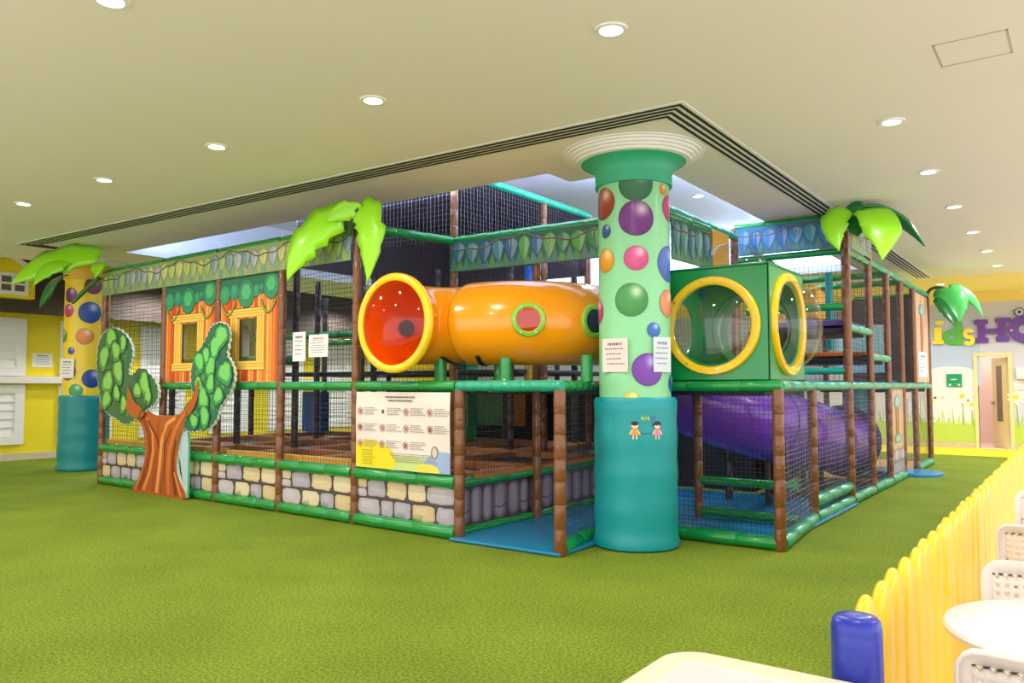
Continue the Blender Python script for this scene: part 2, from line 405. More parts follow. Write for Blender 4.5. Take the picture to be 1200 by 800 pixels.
def notice(loc_map, u0, v0, u1, v1, name, label, parent=None, head='#555566', col='#f4eeee', rows=5, seed=1, headcol=None):
    a = Art(loc_map); a.board([(u0, v0), (u1, v0), (u1, v1), (u0, v1)], col, .004)
    r = random.Random(seed); W, Hh = u1-u0, v1-v0
    for i in range(rows):
        v = v1-Hh*(.16+.74*i/rows); q = .22 if i == 0 else r.uniform(.08, .2)
        u = u0+W*q; ue = u1-W*(.22 if i == 0 else r.uniform(.1, .3)); hh = Hh*(.05 if i == 0 else .022)
        while u < ue:
            l = W*r.uniform(.03, .09); a.rect(u, v-hh, min(u+l, ue), v+hh*.6, headcol if (headcol and i == 0) else head, .001); u += l+W*.025
    return tag(a.build(name, M['matte_print'], smooth=False), label, 'notice')
notice(planar((XW+.008, 0, 0), (0, 1, 0), (1, 0, 0)), 6.97, 1.76, 7.34, 2.03, 'paper_notice', 'small white notice stuck on the yellow playhouse wall at far left')

# ------------------------------------------------------------------ slot diffuser, lights, hatch
sd = MB()
PTS = [(-12.75, 6.0), (-12.75, 5.17), (-2.36, 5.42), (-2.36, 17.1)]
sd2 = MB()
def bandpoly(off0, off1, z0, z1, B):
    def offs(o):     # offset polyline inward
        return [(PTS[0][0]+o, PTS[0][1]), (PTS[1][0]+o, PTS[1][1]+o), (PTS[2][0]-o, PTS[2][1]+o), (PTS[3][0]-o, PTS[3][1])]
    A_, B_ = offs(off0), offs(off1)
    for i in range(3):
        q = [A_[i], A_[i+1], B_[i+1], B_[i]]
        B.hexa([(x, y, z0) for x, y in q], [(x, y, z1) for x, y in q])
bandpoly(-.02, .25, CE-.006, CE+.03, sd)
so = empty('slot_diffuser', (-2.36, 5.42, CE-.01), 'long black-slotted air diffuser turning a corner in the white ceiling', 'air vent')
sd.build('frame', M['white'], so, smooth=False)
for k in range(4): bandpoly(.012+.062*k, .038+.062*k, CE-.012, CE-.005, sd2)
sd2.build('slots', M['slot'], so, smooth=False)
def light_master(x, y, z, label, group='recessed ceiling downlights'):
    t = empty('downlight', (x, y, z), label, 'ceiling light', group)
    b = MB(); b.lathe((x, y, z), [(.062, .0), (.07, -.012), (.095, -.01), (.1, 0)], 28); b.build('trim_ring', M['white'], t)
    b = MB(); b.lathe((x, y, z), [(.001, -.004), (.064, -.004)], 24); b.build('diffuser', M['glow'], t)
    return t
L0 = None
def downlight(x, y, z, label, power=90, visible=True, col=(1, .95, .88)):
    global L0
    if L0 is None: L0 = light_master(x, y, z, label)
    else:
        o = copy_tree(L0); o.location = (x, y, z); o['label'] = label
    lamp(x, y, z-.03, power, col)
def lamp(x, y, z, power, col=(1, .95, .88)):
    ld = bpy.data.lights.new('lamp', 'SPOT'); ld.energy = power; ld.spot_size = radians(165); ld.spot_blend = .6; ld.shadow_soft_size = .07; ld.color = col
    lo = bpy.data.objects.new('lamp', ld); C.objects.link(lo); lo.location = (x, y, z)
ordn = ['nearest', 'second', 'third', 'fourth', 'fifth']
for i, x in enumerate((-2.2, -4.18, -6.12, -8.05, -9.87)):
    downlight(x, 4.05, CE, f'recessed downlight left of the slot diffuser, {["largest and rightmost", "second from the right", "middle one", "fourth from the right", "leftmost and smallest"][i]} of that row')
for i, y in enumerate((6.8, 8.63, 10.5, 12.4, 14.28, 16.1)):
    downlight(-1.18, y, CE, f'downlight right of the play frame, {["nearest", "second", "third", "fourth", "fifth", "farthest white-ceiling one"][i]} in the row toward the back wall', col=(.93, .94, 1))
downlight(-4.24, 2.14, CE, 'recessed downlight cut by the top edge above the lawn')
downlight(-4.8, 11.6, HR, 'recessed downlight in the raised ceiling beside the polka-dot column')
downlight(-2.36, 18.4, CE, 'recessed downlight in the yellow-lit ceiling above the far palm leaf', col=(1, .85, .55))
for x, y in ((-7.6, 2.1), (-.4, 2.14), (-10, 1.5), (-.4, 18.4), (-13.9, 4), (-13.8, 8.8)): lamp(x, y, CE-.03, 95)
for x, y in ((-7, 9), (-10, 9), (-7, 12.5), (-10, 13), (-4.5, 9), (-4.4, 13.5)): lamp(x, y, HR-.05, 110, (.78, .85, 1))
for x, y in ((-13.6, 12), (-15.2, 9), (-15.2, 14), (-9, 16.6), (-13, 17)): lamp(x, y, CE-.03, 170, (1, .97, .92))  # unseen spots added mainly to brighten the left wall
def recess_fill(x, y, z, sx, sy, power, col):     # unseen cool area light added to brighten the recess ceiling
    ld = bpy.data.lights.new('recess_fill_lamp', 'AREA'); ld.shape = 'RECTANGLE'; ld.size = sx; ld.size_y = sy; ld.energy = power; ld.color = col
    lo = bpy.data.objects.new('recess_fill_lamp', ld); C.objects.link(lo); lo.location = (x, y, z); lo.rotation_euler = (pi, 0, 0)
recess_fill(-8.4, 6.75, 3.56, 7, .12, 130, (.62, .76, 1)); recess_fill(-3.45, 11, 3.56, .12, 6, 75, (.66, .78, 1)); recess_fill(-7.5, 14.9, 3.6, 8, .12, 120, (.62, .76, 1))
recess_fill(-5.1, 8.4, 3.6, .1, 2.8, 32, (.62, .76, 1)); recess_fill(-4.2, 7.15, 3.56, 1.6, .1, 25, (.62, .76, 1))  # floating strips added to lift the near end of the recess
for x, y in ((1.5, 4.5), (1.5, 9), (1.5, 13)): lamp(x, y, CE-.03, 95, (.93, .94, 1))
for x, y in ((-1.3, 17.2), (-3.5, 18.6), (.6, 17)): lamp(x, y, CE-.03, 120, (1, .97, .98))  # unseen fill spots added to brighten the mural end
lamp(DX0+.3, YB+1.2, 2.5, 25, (1, .9, .8))
b = MB()
for x0, y0, x1, y1 in ((-.70, 5.41, -.30, 5.42), (-.70, 5.81, -.30, 5.82), (-.70, 5.41, -.69, 5.82), (-.31, 5.41, -.30, 5.82)): b.box((x0, y0, CE-.003), (x1, y1, CE+.01))
tag(b.build('access_hatch', mat('hatch_edge', '#b9b2a8', .7), smooth=False), 'square access hatch outline in the ceiling at upper right', 'hatch')

# ------------------------------------------------------------------ columns
def column(cx, cy, rs, rp, hp, shaftcol, capmat, padmat, balls, label, zcap=3.18):
    t = empty('round_column', (cx, cy, 0), label, 'column')
    ph = atan2(-cy, -cx)
    a = Art(lambda u, v, w: (cx+(rs+w)*cos(ph+u/rs), cy+(rs+w)*sin(ph+u/rs), v))
    a.col = lin(shaftcol); a.lathe((cx, cy, 0), [(rs, hp-.05), (rs, 2), (rs, zcap+.05)], 96)
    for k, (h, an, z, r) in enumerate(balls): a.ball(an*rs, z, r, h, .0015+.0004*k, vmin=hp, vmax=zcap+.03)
    a.build('shaft', M['print'], t)
    b = MB(); prof = [(rp*.96, 0), (rp+.012, .015), (rp+.018, .05), (rp, .1)]
    prof += [(rp-.004*sin(i*1.7), .1+(hp-.12)*i/14) for i in range(1, 15)]+[(rp-.015, hp+.01), (rs-.005, hp+.012)]
    b.lathe((cx, cy, 0), prof, 64); b.build('padding', padmat, t)
    b = MB(); b.lathe((cx, cy, 0), [(rs+.0, zcap), (rs+.028, zcap), (rs+.028, zcap+.1), (rs+.035, zcap+.14), (rs+.06, zcap+.18), (rs+.11, zcap+.21), (rs+.155, zcap+.222), (rs+.158, zcap+.235), (rs+.1, zcap+.245)], 72)
    b.build('capital', capmat, t)
    b = MB(); pr = [(.38, 3.40), (.52, 3.405), (.52, 3.425), (.55, 3.43), (.55, 3.448), (.58, 3.452), (.58, 3.47), (.61, 3.474), (.61, 3.488), (.64, 3.49), (.64, 3.4999)]
    b.lathe((cx, cy, 0), pr, 80); b.build('ceiling_ring', M['white'], t, angle=20)
    return t, (lambda u, v, w: V((cx+(rs+w)*cos(ph+u/rs), cy+(rs+w)*sin(ph+u/rs), v)), ph)
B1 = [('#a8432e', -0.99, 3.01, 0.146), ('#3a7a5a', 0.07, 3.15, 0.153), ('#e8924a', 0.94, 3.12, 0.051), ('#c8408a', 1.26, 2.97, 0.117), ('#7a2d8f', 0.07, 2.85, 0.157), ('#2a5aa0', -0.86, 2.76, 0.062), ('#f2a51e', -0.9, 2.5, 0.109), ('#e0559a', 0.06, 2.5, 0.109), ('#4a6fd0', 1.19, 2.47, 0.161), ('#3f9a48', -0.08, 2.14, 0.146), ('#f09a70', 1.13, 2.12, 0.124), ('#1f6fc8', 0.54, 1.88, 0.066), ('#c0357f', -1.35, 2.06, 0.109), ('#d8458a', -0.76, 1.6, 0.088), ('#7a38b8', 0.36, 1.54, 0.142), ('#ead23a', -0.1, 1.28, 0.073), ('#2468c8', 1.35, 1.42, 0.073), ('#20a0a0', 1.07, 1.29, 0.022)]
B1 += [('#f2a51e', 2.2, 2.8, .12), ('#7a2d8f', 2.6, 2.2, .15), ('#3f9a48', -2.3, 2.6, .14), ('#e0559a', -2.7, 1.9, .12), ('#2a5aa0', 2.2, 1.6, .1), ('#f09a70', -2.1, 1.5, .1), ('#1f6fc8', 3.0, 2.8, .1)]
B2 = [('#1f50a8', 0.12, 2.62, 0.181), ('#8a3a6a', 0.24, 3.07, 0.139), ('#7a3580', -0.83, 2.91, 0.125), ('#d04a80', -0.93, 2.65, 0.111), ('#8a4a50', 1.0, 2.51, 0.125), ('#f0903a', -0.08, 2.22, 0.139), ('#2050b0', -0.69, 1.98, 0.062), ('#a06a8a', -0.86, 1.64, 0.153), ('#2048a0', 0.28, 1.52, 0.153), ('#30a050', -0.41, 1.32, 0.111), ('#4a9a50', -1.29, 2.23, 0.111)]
CX, CY, RS, RP = -3.263, 6.404, .317, .365
t, (cm, cph) = column(CX, CY, RS, RP, 1.29, '#8fd9a4', M['cap_green'], M['teal'], B1, 'mint green column printed with coloured balls, teal padding round its foot, beside the entrance')
column(-13.74, 6.69, .345, .39, 1.23, '#f7d62a', mat('yellow_capital_paint', '#e8b93a', .5), mat('teal_vinyl_dark', '#0a8a90', .45, .1, .35, 5), B2, 'yellow column printed with coloured balls, teal padding round its foot, at the far left')
def flat_on_cyl(cx, cy, rs, an):   # tangent plane on a column
    ph = atan2(-cy, -cx)+an; n = V((cos(ph), sin(ph), 0)); return planar(V((cx, cy, 0))+n*(rs+.012), (-sin(ph), cos(ph), 0), n)
notice(flat_on_cyl(CX, CY, RS, -.55), -.125, 1.52, .13, 1.81, 'paper_notice', 'left of the two white paper notices taped to the mint column', seed=3, col='#f2dcdc', head='#7a5a66')
notice(flat_on_cyl(CX, CY, RS, .78), -.1, 1.52, .11, 1.82, 'paper_notice', 'right of the two paper notices taped to the mint column', seed=4, col='#dce6f4', head='#7a86a8')
notice(flat_on_cyl(-13.74, 6.69, .345, -.8), -.17, 1.53, .12, 1.85, 'paper_notice', 'paper notice on the yellow polka-dot column', seed=6, head='#666677')
# badge on the teal padding: two little children and a colourful scribble
ph = cph+.25; rr = RP+.007
a = Art(lambda u, v, w: (CX+(rr+w)*cos(ph+u/rr), CY+(rr+w)*sin(ph+u/rr), v))
for s_, dress, hair in ((-1, '#e8a23a', '#3a2430'), (1, '#ee86b4', '#4a2a4a')):
    u = s_*.098
    a.ell(u, 1.065, .03, .028, '#f6d8c0', .002, 16); a.ell(u, 1.083, .032, .018, hair, .003, 14)
    if s_ > 0: a.ell(u-.03, 1.075, .01, .014, hair, .003, 8); a.ell(u+.03, 1.075, .01, .014, hair, .003, 8)
    a.p([(u-.022, 1.035), (u+.022, 1.035), (u+.034, .985), (u-.034, .985)][::-1], dress, .002)
    a.stroke([(u-.02, 1.03), (u-.045, .99)], .012, '#f6d8c0'); a.stroke([(u+.02, 1.03), (u+.045, .99)], .012, '#f6d8c0')
    a.stroke([(u-.014, .985), (u-.014, .95)], .012, '#f6d8c0'); a.stroke([(u+.014, .985), (u+.014, .95)], .012, '#f6d8c0')
a.stroke([(-.05, 1.0), (.05, 1.0)], .006, '#1a6a8a')
for u, c in ((-.035, '#d8e06a'), (-.01, '#8ad06a'), (.015, '#f0c84a'), (.05, '#6a7ae0'), (.07, '#5a6ad0')):
    a.stroke([(u-.008, 1.12), (u, 1.145), (u+.01, 1.12), (u+.002, 1.11)], .009, c)
tag(a.build('printed_badge', M['matte_print'], smooth=False), 'small printed badge of a boy and a girl on the teal column padding', 'badge')

# ------------------------------------------------------------------ the play frame
frame = empty('play_frame', (-6, 9, 0), 'large netted indoor play frame of brown padded posts and green padded rails', 'play frame')
def LY(x): return 5.62+.034*(-4.0-x)
RXX = -2.28
def padded(p0, p1, r, pitch, name, m, seed=0, bump=.1):
    p0, p1 = V(p0), V(p1); L = (p1-p0).length; rn = random.Random(seed*7+int(L*100)); path = []; rad = []
    d = (p1-p0)/L; n = max(1, round(L/pitch)); x = 0
    cuts = [0]+sorted(min(.97, max(.03, (i+rn.uniform(-.15, .15))/n)) for i in range(1, n))+[1]
    for i in range(n):
        a, c = cuts[i]*L, cuts[i+1]*L; e = min(.012, (c-a)*.15)
        rr = r*rn.uniform(.975, 1.02)
        for t, k in ((a+.0008, .92), (a+e, 1), ((a+c)/2, 1.01), (c-e, 1), (c-.0008, .92)): path.append(p0+d*t); rad.append(rr*k)
    b = MB(); b.tube(path, rad, 14); return b.build(name, m, frame, angle=50)
def post(x, y, z0, z1, m=None, r=.047): return padded((x, y, z0), (x, y, z1), r, .21, 'post', m or M['brown'], int(abs(x*13+y*7)))
def rail(p0, p1, r=.05, m=None, pitch=.45): return padded(p0, p1, r, pitch, 'rail', m or M['green'], int(abs(p0[0]*11+p0[1]*5+p0[2]*3)))
XF = [-11.54, -9.87, -8.6, -7.34, -6.08]
for x in XF: post(x, LY(x), 0, 3.06)
post(-4.66, LY(-4.66), 0, 1.37, r=.052); post(-3.55, 5.6, 0, 1.37, r=.052)
for x in XF[:-1]: post(x, 6.95, 0, 3.05, M['dark'])
post(-5.79, 6.9, .5, 3.85); post(-4.69, 6.95, 0, 3.0); post(-3.31, 7.02, 1.4, 3.05); post(-3.2, 8.0, 1.4, 3.05)
post(-3.32, 7.95, 0, 1.3); post(-3.52, 9.35, 0, 1.36, M['dark'])
post(-3.5, 8.6, 1.4, 3.26); post(-3.5, 9.6, 1.4, 3.26)
post(-5.79, 8.75, .5, 3.85); post(-5.79, 9.9, .5, 3.85)
for x in XF+[-4.7]:
    for y in (8.4, 10.0):
        if x == -4.7 or True: post(x, y, 0, 3.05, M['dark'])
for x in (-9.87, -7.34, -4.7, -3.5): post(x, 11.5, 0, 3.05, M['dark'])
post(-2.14, 6.86, 0, 1.37, r=.05); post(RXX, 8.42, 0, 1.37)
post(RXX, 10.0, 0, 3.47, r=.052); post(RXX, 11.2, 0, 3.3)
for y in (12.35, 13.4, 14.5): post(RXX, y, 0, 3.05)
post(RXX, 16.0, 0, 3.06)
post(-3.64, 10.0, 1.4, 3.44, r=.05); post(-3.6, 11.2, 0, 3.05, M['dark']); post(-3.5, 12.35, 0, 3.05, M['dark']); post(-3.5, 13.8, 0, 3.05); post(-3.5, 16, 0, 3.05)
# rails on the long front
for i in range(4):
    a, c = XF[i], XF[i+1]
    for z, r in ((.06, .058), (.52, .06), (1.4, .047), (3.05, .048)): rail((a+.03, LY(a), z), (c-.03, LY(c), z), r)
a, c = -6.08, -4.66
for z, r in ((.06, .06), (.52, .062), (1.4, .05)): rail((a+.03, LY(a)-.005, z), (c-.03, LY(c)-.005, z), r)
rail((-4.68, LY(-4.66), 1.4), (-3.52, 5.6, 1.4), .05, M['teal_rail'], .11)
rail((-3.56, 5.64, .06), (-3.78, 6.85, .06), .058); rail((-3.56, 5.62, 1.4), (-3.78, 6.85, 1.4), .047, M['green'], .15)
rail((-3.78, 6.9, .06), (-2.14, 6.87, .06), .058); rail((-3.78, 6.9, 1.4), (-2.1, 6.87, 1.4), .05)
rail((-2.14, 6.9, .06), (RXX, 8.4, .06), .062, M['teal_rail']); rail((-2.14, 6.9, 1.4), (RXX, 8.4, 1.4), .052, M['teal_rail'])
ys_ = [8.42, 10, 11.2, 12.35, 13.4]
for i in range(4): rail((RXX, ys_[i]+.03, .06), (RXX, ys_[i+1]-.03, .06), .062, M['teal_rail'])
rail((RXX, 14.53, .06), (RXX, 15.97, .06), .062, M['teal_rail'])
rail((RXX-.01, 8.45, .22), (RXX-.01, 9.97, .22), .06, M['teal_rail'])
yy = [8.42, 10, 11.2, 12.35, 13.4, 14.5, 16.0]
for i in range(6): rail((RXX, yy[i]+.02, 1.4), (RXX, yy[i+1]-.02, 1.4), .05, M['teal_rail'])
for i in range(2, 6): rail((RXX, yy[i]+.02, 3.04), (RXX, yy[i+1]-.02, 3.04), .045, M['teal_rail'])
rail((-3.64, 10, 3.44), (RXX, 10, 3.44), .048); rail((-3.64, 10, 3.02), (RXX, 10, 3.02), .04); rail((RXX, 10.03, 3.02), (RXX, 11.17, 3.02), .045)
rail((-3.5, 16, 3.04), (RXX, 16, 3.04), .045); rail((-3.5, 16, 1.4), (RXX, 16, 1.4), .045)
rail((-3.5, 12.35, 3.0), (RXX, 12.35, 3.0), .045); rail((-3.5, 13.4, 3.0), (RXX, 13.4, 3.0), .045)
rail((-3.64, 10.0, 3.3), (-3.5, 12.35, 3.0), .04)
# upper block edges
rail((-6.08, LY(-6.08), 3.05), (-5.79, 6.85, 3.05), .048)
rail((-5.79, 6.9, 3.05), (-3.25, 7.0, 3.05), .05); rail((-3.24, 7.05, 3.05), (-3.2, 8.0, 3.05), .048)
rail((-3.5, 7.3, 3.26), (-3.5, 9.6, 3.26), .045, M['teal_rail']); rail((-5.79, 6.9, 3.87), (-5.79, 9.95, 3.87), .05, M['teal_rail'])
rail((-8.6, 6.9, 3.87), (-5.79, 6.9, 3.87), .05)
rail((-5.79, 6.95, 1.4), (-3.3, 6.95, 1.4), .045); rail((-5.1, 5.7, 1.38), (-5.1, 6.95, 1.38), .04); rail((-4.35, 5.7, 1.38), (-4.35, 6.95, 1.38), .04)
for y in (8.4, 10.0):
    for a, c in zip(XF[:-1], XF[1:]): rail((a, y, 2.2), (c, y, 2.2), .05)
for y in (6.95,):
    for a, c in zip(XF[:2], XF[1:3]): rail((a, y, 1.75), (c, y, 1.75), .07)
rail((-7.34, 8.4, 2.65), (-5.79, 8.4, 2.65), .05)
for z in (.1, .42): rail((-3.3, 7.95, z), (RXX-.02, 7.95, z), .045)
# nets
def net(A, B, z0, z1, cell=.05, m=None, r=.0022, base=None):
    A, B = V((*A, 0)), V((*B, 0)); L = (B-A).length; d = (B-A)/L; n = V((-d.y, d.x, 0)); b = MB(); rn = random.Random(int(L*1000)+int(z1*10))
    def strand(p, q, k=5):
        pts = [p+(q-p)*i/k for i in range(k+1)]; ph_ = rn.uniform(0, 6)
        for i in range(1, k): pts[i] += V((0, 0, .006*sin(ph_+i))) + n*.004*sin(ph_*2+i)
        b.tube(pts, r, 3, False)
    nu = max(2, round(L/cell)); nv = max(2, round((z1-z0)/cell))
    for i in range(1, nu): p = A+d*(L*i/nu); strand(V((p.x, p.y, z0)), V((p.x, p.y, z1)))
    for j in range(1, nv): z = z0+(z1-z0)*j/nv; strand(V((A.x, A.y, z)), V((B.x, B.y, z)))
    return b.build('net', m or M['net'], frame, smooth=False)
for i in range(4):
    a, c = XF[i], XF[i+1]
    net((a, LY(a)), (c, LY(c)), .56, 1.37)
    if i in (0, 3): net((a, LY(a)), (c, LY(c)), 1.43, 3.02)
net((-6.08, LY(-6.08)), (-4.66, LY(-4.66)), .56, 1.37)
net((-3.56, 5.62), (-3.78, 6.88), .1, 1.37); net((-4.66, 5.65), (-4.72, 6.95), .56, 1.37)
net((-3.78, 6.9), (-2.14, 6.87), .1, 1.36, .042); net((-2.14, 6.9), (RXX, 8.4), .1, 1.36, .045, M['net_lit'], .002)
for i in range(4): net((RXX, ys_[i]), (RXX, ys_[i+1]), .1, 1.36, .05, M['net_lit'], .002)
net((RXX, 13.42), (RXX, 14.5), .1, 1.36, .05, M['net_lit'], .002); net((RXX, 14.5), (RXX, 16), .1, 1.36, .05, M['net'], .002)
net((-3.64, 10), (RXX, 10), 1.43, 3.4, .055)
for i in range(1, 5): net((RXX, yy[i]), (RXX, yy[i+1]), 1.43, 3.0, .055, M['net'] if i != 4 else M['net'])
net((RXX, 13.4), (RXX, 14.5), 1.43, 3.0, .055)
net((-3.5, 16), (RXX, 16), 1.43, 3.0, .06); net((-3.5, 13.4), (RXX, 13.4), 1.43, 3.0, .06)
net((-3.6, 10.0), (-3.5, 16), 1.43, 3.0, .06); 
net((-6.08, LY(-6.08)+.02), (-5.79, 6.88), 1.43, 3.0, .05)
net((-5.79, 6.9), (-4.45, 6.95), 1.43, 3.02, .055); net((-4.45, 6.95), (-3.35, 7.0), 2.42, 3.02, .055)
net((-5.79, 6.9), (-5.79, 9.9), 3.08, 3.84, .06, M['net_lit'], .0022); net((-8.6, 6.9), (-5.79, 6.9), 3.08, 3.84, .06, M['net_lit'], .0022)
net((-3.5, 7.3), (-3.5, 9.6), 1.6, 3.22, .055)
net((-11.54, 8.4), (-6.08, 8.4), .6, 3.0, .08)
net((-11.54, 5.9), (-11.54, 11.5), .6, 3.0, .07); net((-5.79, 8.45), (-3.4, 8.45), .1, 1.36, .06)
# stone-printed skirts
def stones(o, ux, n, W, z0, z1, seed):
    a = Art(planar(o, ux, n)); Hh = z1-z0
    a.board([(0, z0), (W, z0), (W, z1), (0, z1)], '#544852', .02)
    rn = random.Random(seed); cream, lav = ['#dfc7a0', '#d8bd92', '#e4d2b2'], ['#bdb2c2', '#b3a9be', '#c8bcc8']
    rows = [(.50, 1.0, [(cream, 1.1), (lav, 1.35), (cream, 1.35), (None, .5), (lav, 1.0), (cream, 1.1)]), (.0, .47, [(lav, .95), (lav, 1.0), (cream, 1.2), (lav, .95), (cream, .8), (lav, 1.1)])]
    for v0, v1, seq in rows:
        k = rn.randint(0, len(seq)-1); seq = seq[k:]+seq[:k]; n_ = max(3, round(W/.27)); seq = [(c, w*rn.uniform(.75, 1.3)) for c, w in (seq*4)[:n_]]
        tot = sum(w for _, w in seq); u = 0
        for cols, w in seq:
            du = W*w/tot; parts = [(v0, v1, cols)] if cols else [(v0, v0+.22, lav), (v0+.24, v1, cream)]
            for q0, q1, cc in parts:
                c = rn.choice(cc); uc, vc, ru, rv = u+du/2, z0+Hh*(q0+q1)/2, du/2+.004, Hh*(q1-q0)/2+.004
                pts = []
                for i in range(20):
                    t = 2*pi*i/20; e = .42; x = abs(cos(t))**e*(1 if cos(t) > 0 else -1); y_ = abs(sin(t))**e*(1 if sin(t) > 0 else -1)
                    kk = 1-.12*rn.random(); pts.append((uc+ru*x*kk, vc+rv*y_*kk))
                a.p(pts, '#3c3038', .0012)
                a.p([(uc+(x-uc)*.95, vc+(y_-vc)*.93) for x, y_ in pts], mixc(c, '#6a5a68', .2), .0018)
                a.p([(uc-.004+(x-uc)*.86, vc+.006+(y_-vc)*.83) for x, y_ in pts], c, .0024)
                a.p([(uc-.15*ru+(x-uc)*.5, vc+.2*rv+(y_-vc)*.42) for x, y_ in pts], mixc(c, '#ffffff', .12), .003)
            u += du
    for g in range(max(1, int(W/.5))):
        u = rn.uniform(.15, W-.15)
        for k in range(7):
            x = u+(k-3)*.016; a.p([(x-.006, z0), (x+.006, z0), (x+(k-3)*.008, z0+rn.uniform(.05, .1))], rn.choice(['#1f7a4a', '#2f8f50']), .004)
    return a.build('stone_panel', M['print'], frame, smooth=False, label='panel printed with cream and lavender stones')
for i in range(5):
    a_, c_ = (XF+[-4.66])[i], (XF+[-4.66])[i+1]; A_, B_ = V((a_+.04, LY(a_)-.0, 0)), V((c_-.04, LY(c_)-.0, 0))
    stones(A_, B_-A_, (0, -1, 0), (B_-A_).length, .11, .47, 11)
# stone pillows along the inner platform edge (seen through the entrance)
a = Art(planar((-4.76, 5.7, 0), (0, 1, 0), (1, 0, 0))); a.board([(0, .08), (4.3, .08), (4.3, .46), (0, .46)], '#4a3c48', .02)
u = .02; rn = random.Random(9)
while u < 4.2:
    w = rn.uniform(.17, .25); pts = smooth2d([(u+.01, .1), (u+w-.02, .1), (u+w-.01, .28), (u+w-.02, .44), (u+.02, .44), (u, .28)], 2)
    a.p(pts, '#7f7086', .0015); a.p([(u+w/2+(x-u-w/2)*.6-.01, .28+(y_-.28)*.85) for x, y_ in pts], '#a596aa', .0025)
    if rn.random() < .5: a.stroke([(u+.01, .22), (u+w/2, .2), (u+w-.02, .23)], .012, '#4a3c48', .004)
    u += w
a.build('stone_panel', M['print'], frame, smooth=False, label='panel printed with upright mauve stones')
rail((-4.74, 5.68, .5), (-4.74, 10, .5), .05); rail((-4.74, 5.68, .05), (-4.74, 10, .05), .045)
# platforms
def deck(x0, y0, x1, y1, z, th, m, name='deck'):
    b = MB(); b.box((x0, y0, z-th), (x1, y1, z)); return b.build(name, m, frame, smooth=False, bevel=.012)
xs = [-11.5, -9.87, -8.6, -7.34, -6.08, -4.8]
for i in range(5):
    for (y0, y1) in ((5.95, 6.95), (6.95, 8.4), (8.4, 10.0)):
        deck(xs[i]+.1, y0+.1, xs[i+1]-.1, y1-.1, .5, .03, M['black_mat'], 'trampoline_bed')
b = MB()
for y in (6.03, 6.95, 8.4, 10.0): b.box((-11.5, y-.1, .47), (-4.8, y+.1, .575))
for x in xs: b.box((x-.1, 5.93, .47), (x+.1, 10.05, .57))
b.build('pad_border', M['pad_tan'], frame, smooth=False, bevel=.015, label='tan padded strips between the trampoline beds')
b = MB(); b.box((-11.5, 5.93, .57), (-8.7, 6.03, .63)); b.box((-8.5, 5.85, .5), (-6.2, 5.95, .62)); b.build('edge_strip', M['pad_yellow'], frame, smooth=False, label='ochre woven edge strip')
deck(-5.79, 7.0, -2.3, 7.98, 1.36, .05, M['black_mat']); deck(-5.79, 7.98, -4.5, 10.0, 1.36, .05, M['black_mat']); deck(-11.5, 8.45, -6.0, 11.5, 1.62, .06, M['black_mat'])
deck(-3.5, 10.05, RXX-.06, 11.15, 2.1, .07, M['black_mat']); deck(-3.5, 11.25, RXX-.06, 12.3, 1.77, .07, M['black_mat']); deck(-3.5, 12.4, RXX-.06, 13.35, 1.48, .07, M['pad_blue'])
deck(-3.5, 13.4, RXX-.06, 15.95, 1.36, .06, M['black_mat'])
deck(-3.45, 10.1, RXX-.07, 11.1, 2.2, .07, M['pad_purple'], 'step_pad'); deck(-3.45, 11.3, RXX-.07, 12.25, 1.86, .06, M['pad_orange'], 'step_pad')
rail((RXX, 10.03, 2.1), (RXX, 11.17, 2.1), .05, M['teal_rail']); rail((RXX, 11.23, 1.78), (RXX, 12.32, 1.78), .05, M['teal_rail'])
rail((-3.5, 10.0, 2.35), (RXX, 10.0, 2.35), .045); rail((-3.5, 10.0, 1.58), (RXX, 10.0, 1.58), .04, M['teal_rail'])
deck(-4.7, 5.54, -3.52, 6.9, .035, .03, M['blue_mat'], 'floor_mat'); deck(-4.7, 6.9, -2.2, 10.0, .035, .03, M['blue_mat'], 'floor_mat'); deck(-3.4, 10.0, RXX, 12.3, .03, .03, M['black_mat'], 'floor_mat')
deck(-3.4, 12.3, RXX-.07, 15.9, .05, .04, M['pad_yellow'], 'floor_mat'); deck(-2.9, 12.6, -2.35, 13.35, .16, .1, M['blue_mat'], 'floor_mat')
b = MB(); b.lathe((RXX+.02, 13.95, 0), [(.001, .06), (.42, .06), (.44, .04), (.44, .0)], 32); b.build('door_mat', M['blue_mat'], frame, label='round-edged blue mat at the side doorway')
# brown sheets added to make the tower background dark
b = MB(); b.box((-8.6, 9.95, 3.0), (-5.8, 9.98, 3.9)); b.box((-8.62, 6.95, 3.0), (-8.6, 9.95, 3.9)); b.box((-8.6, 6.98, 3.84), (-5.85, 9.95, 3.86)); b.build('tower_dark_sheet', mat('brown_dark_sheet', '#544850', .8), frame, smooth=False, label='brown sheets added to darken behind the upper tower net')
b = MB(); b.box((-3.55, 15.93, 1.45), (-2.35, 15.97, 3.0)); b.build('back_panel', mat('grey_brown_cloth', '#6b5852', .8), frame, smooth=False)
def cloth(a, c): b = MB(); b.box(a, c); b.build('darkening_screen', M['cloth'], frame, smooth=False, label='black sheet added to darken the inside')  # black sheets added so the inside reads dark
cloth((-11.4, 11.53, .05), (-4.75, 11.56, 1.36)); cloth((-4.66, 10.06, .05), (-3.45, 10.09, 1.34)); cloth((-3.5, 10.1, .05), (-3.47, 12.3, 1.34)); cloth((-4.66, 11.53, .05), (-3.55, 11.56, 1.36))
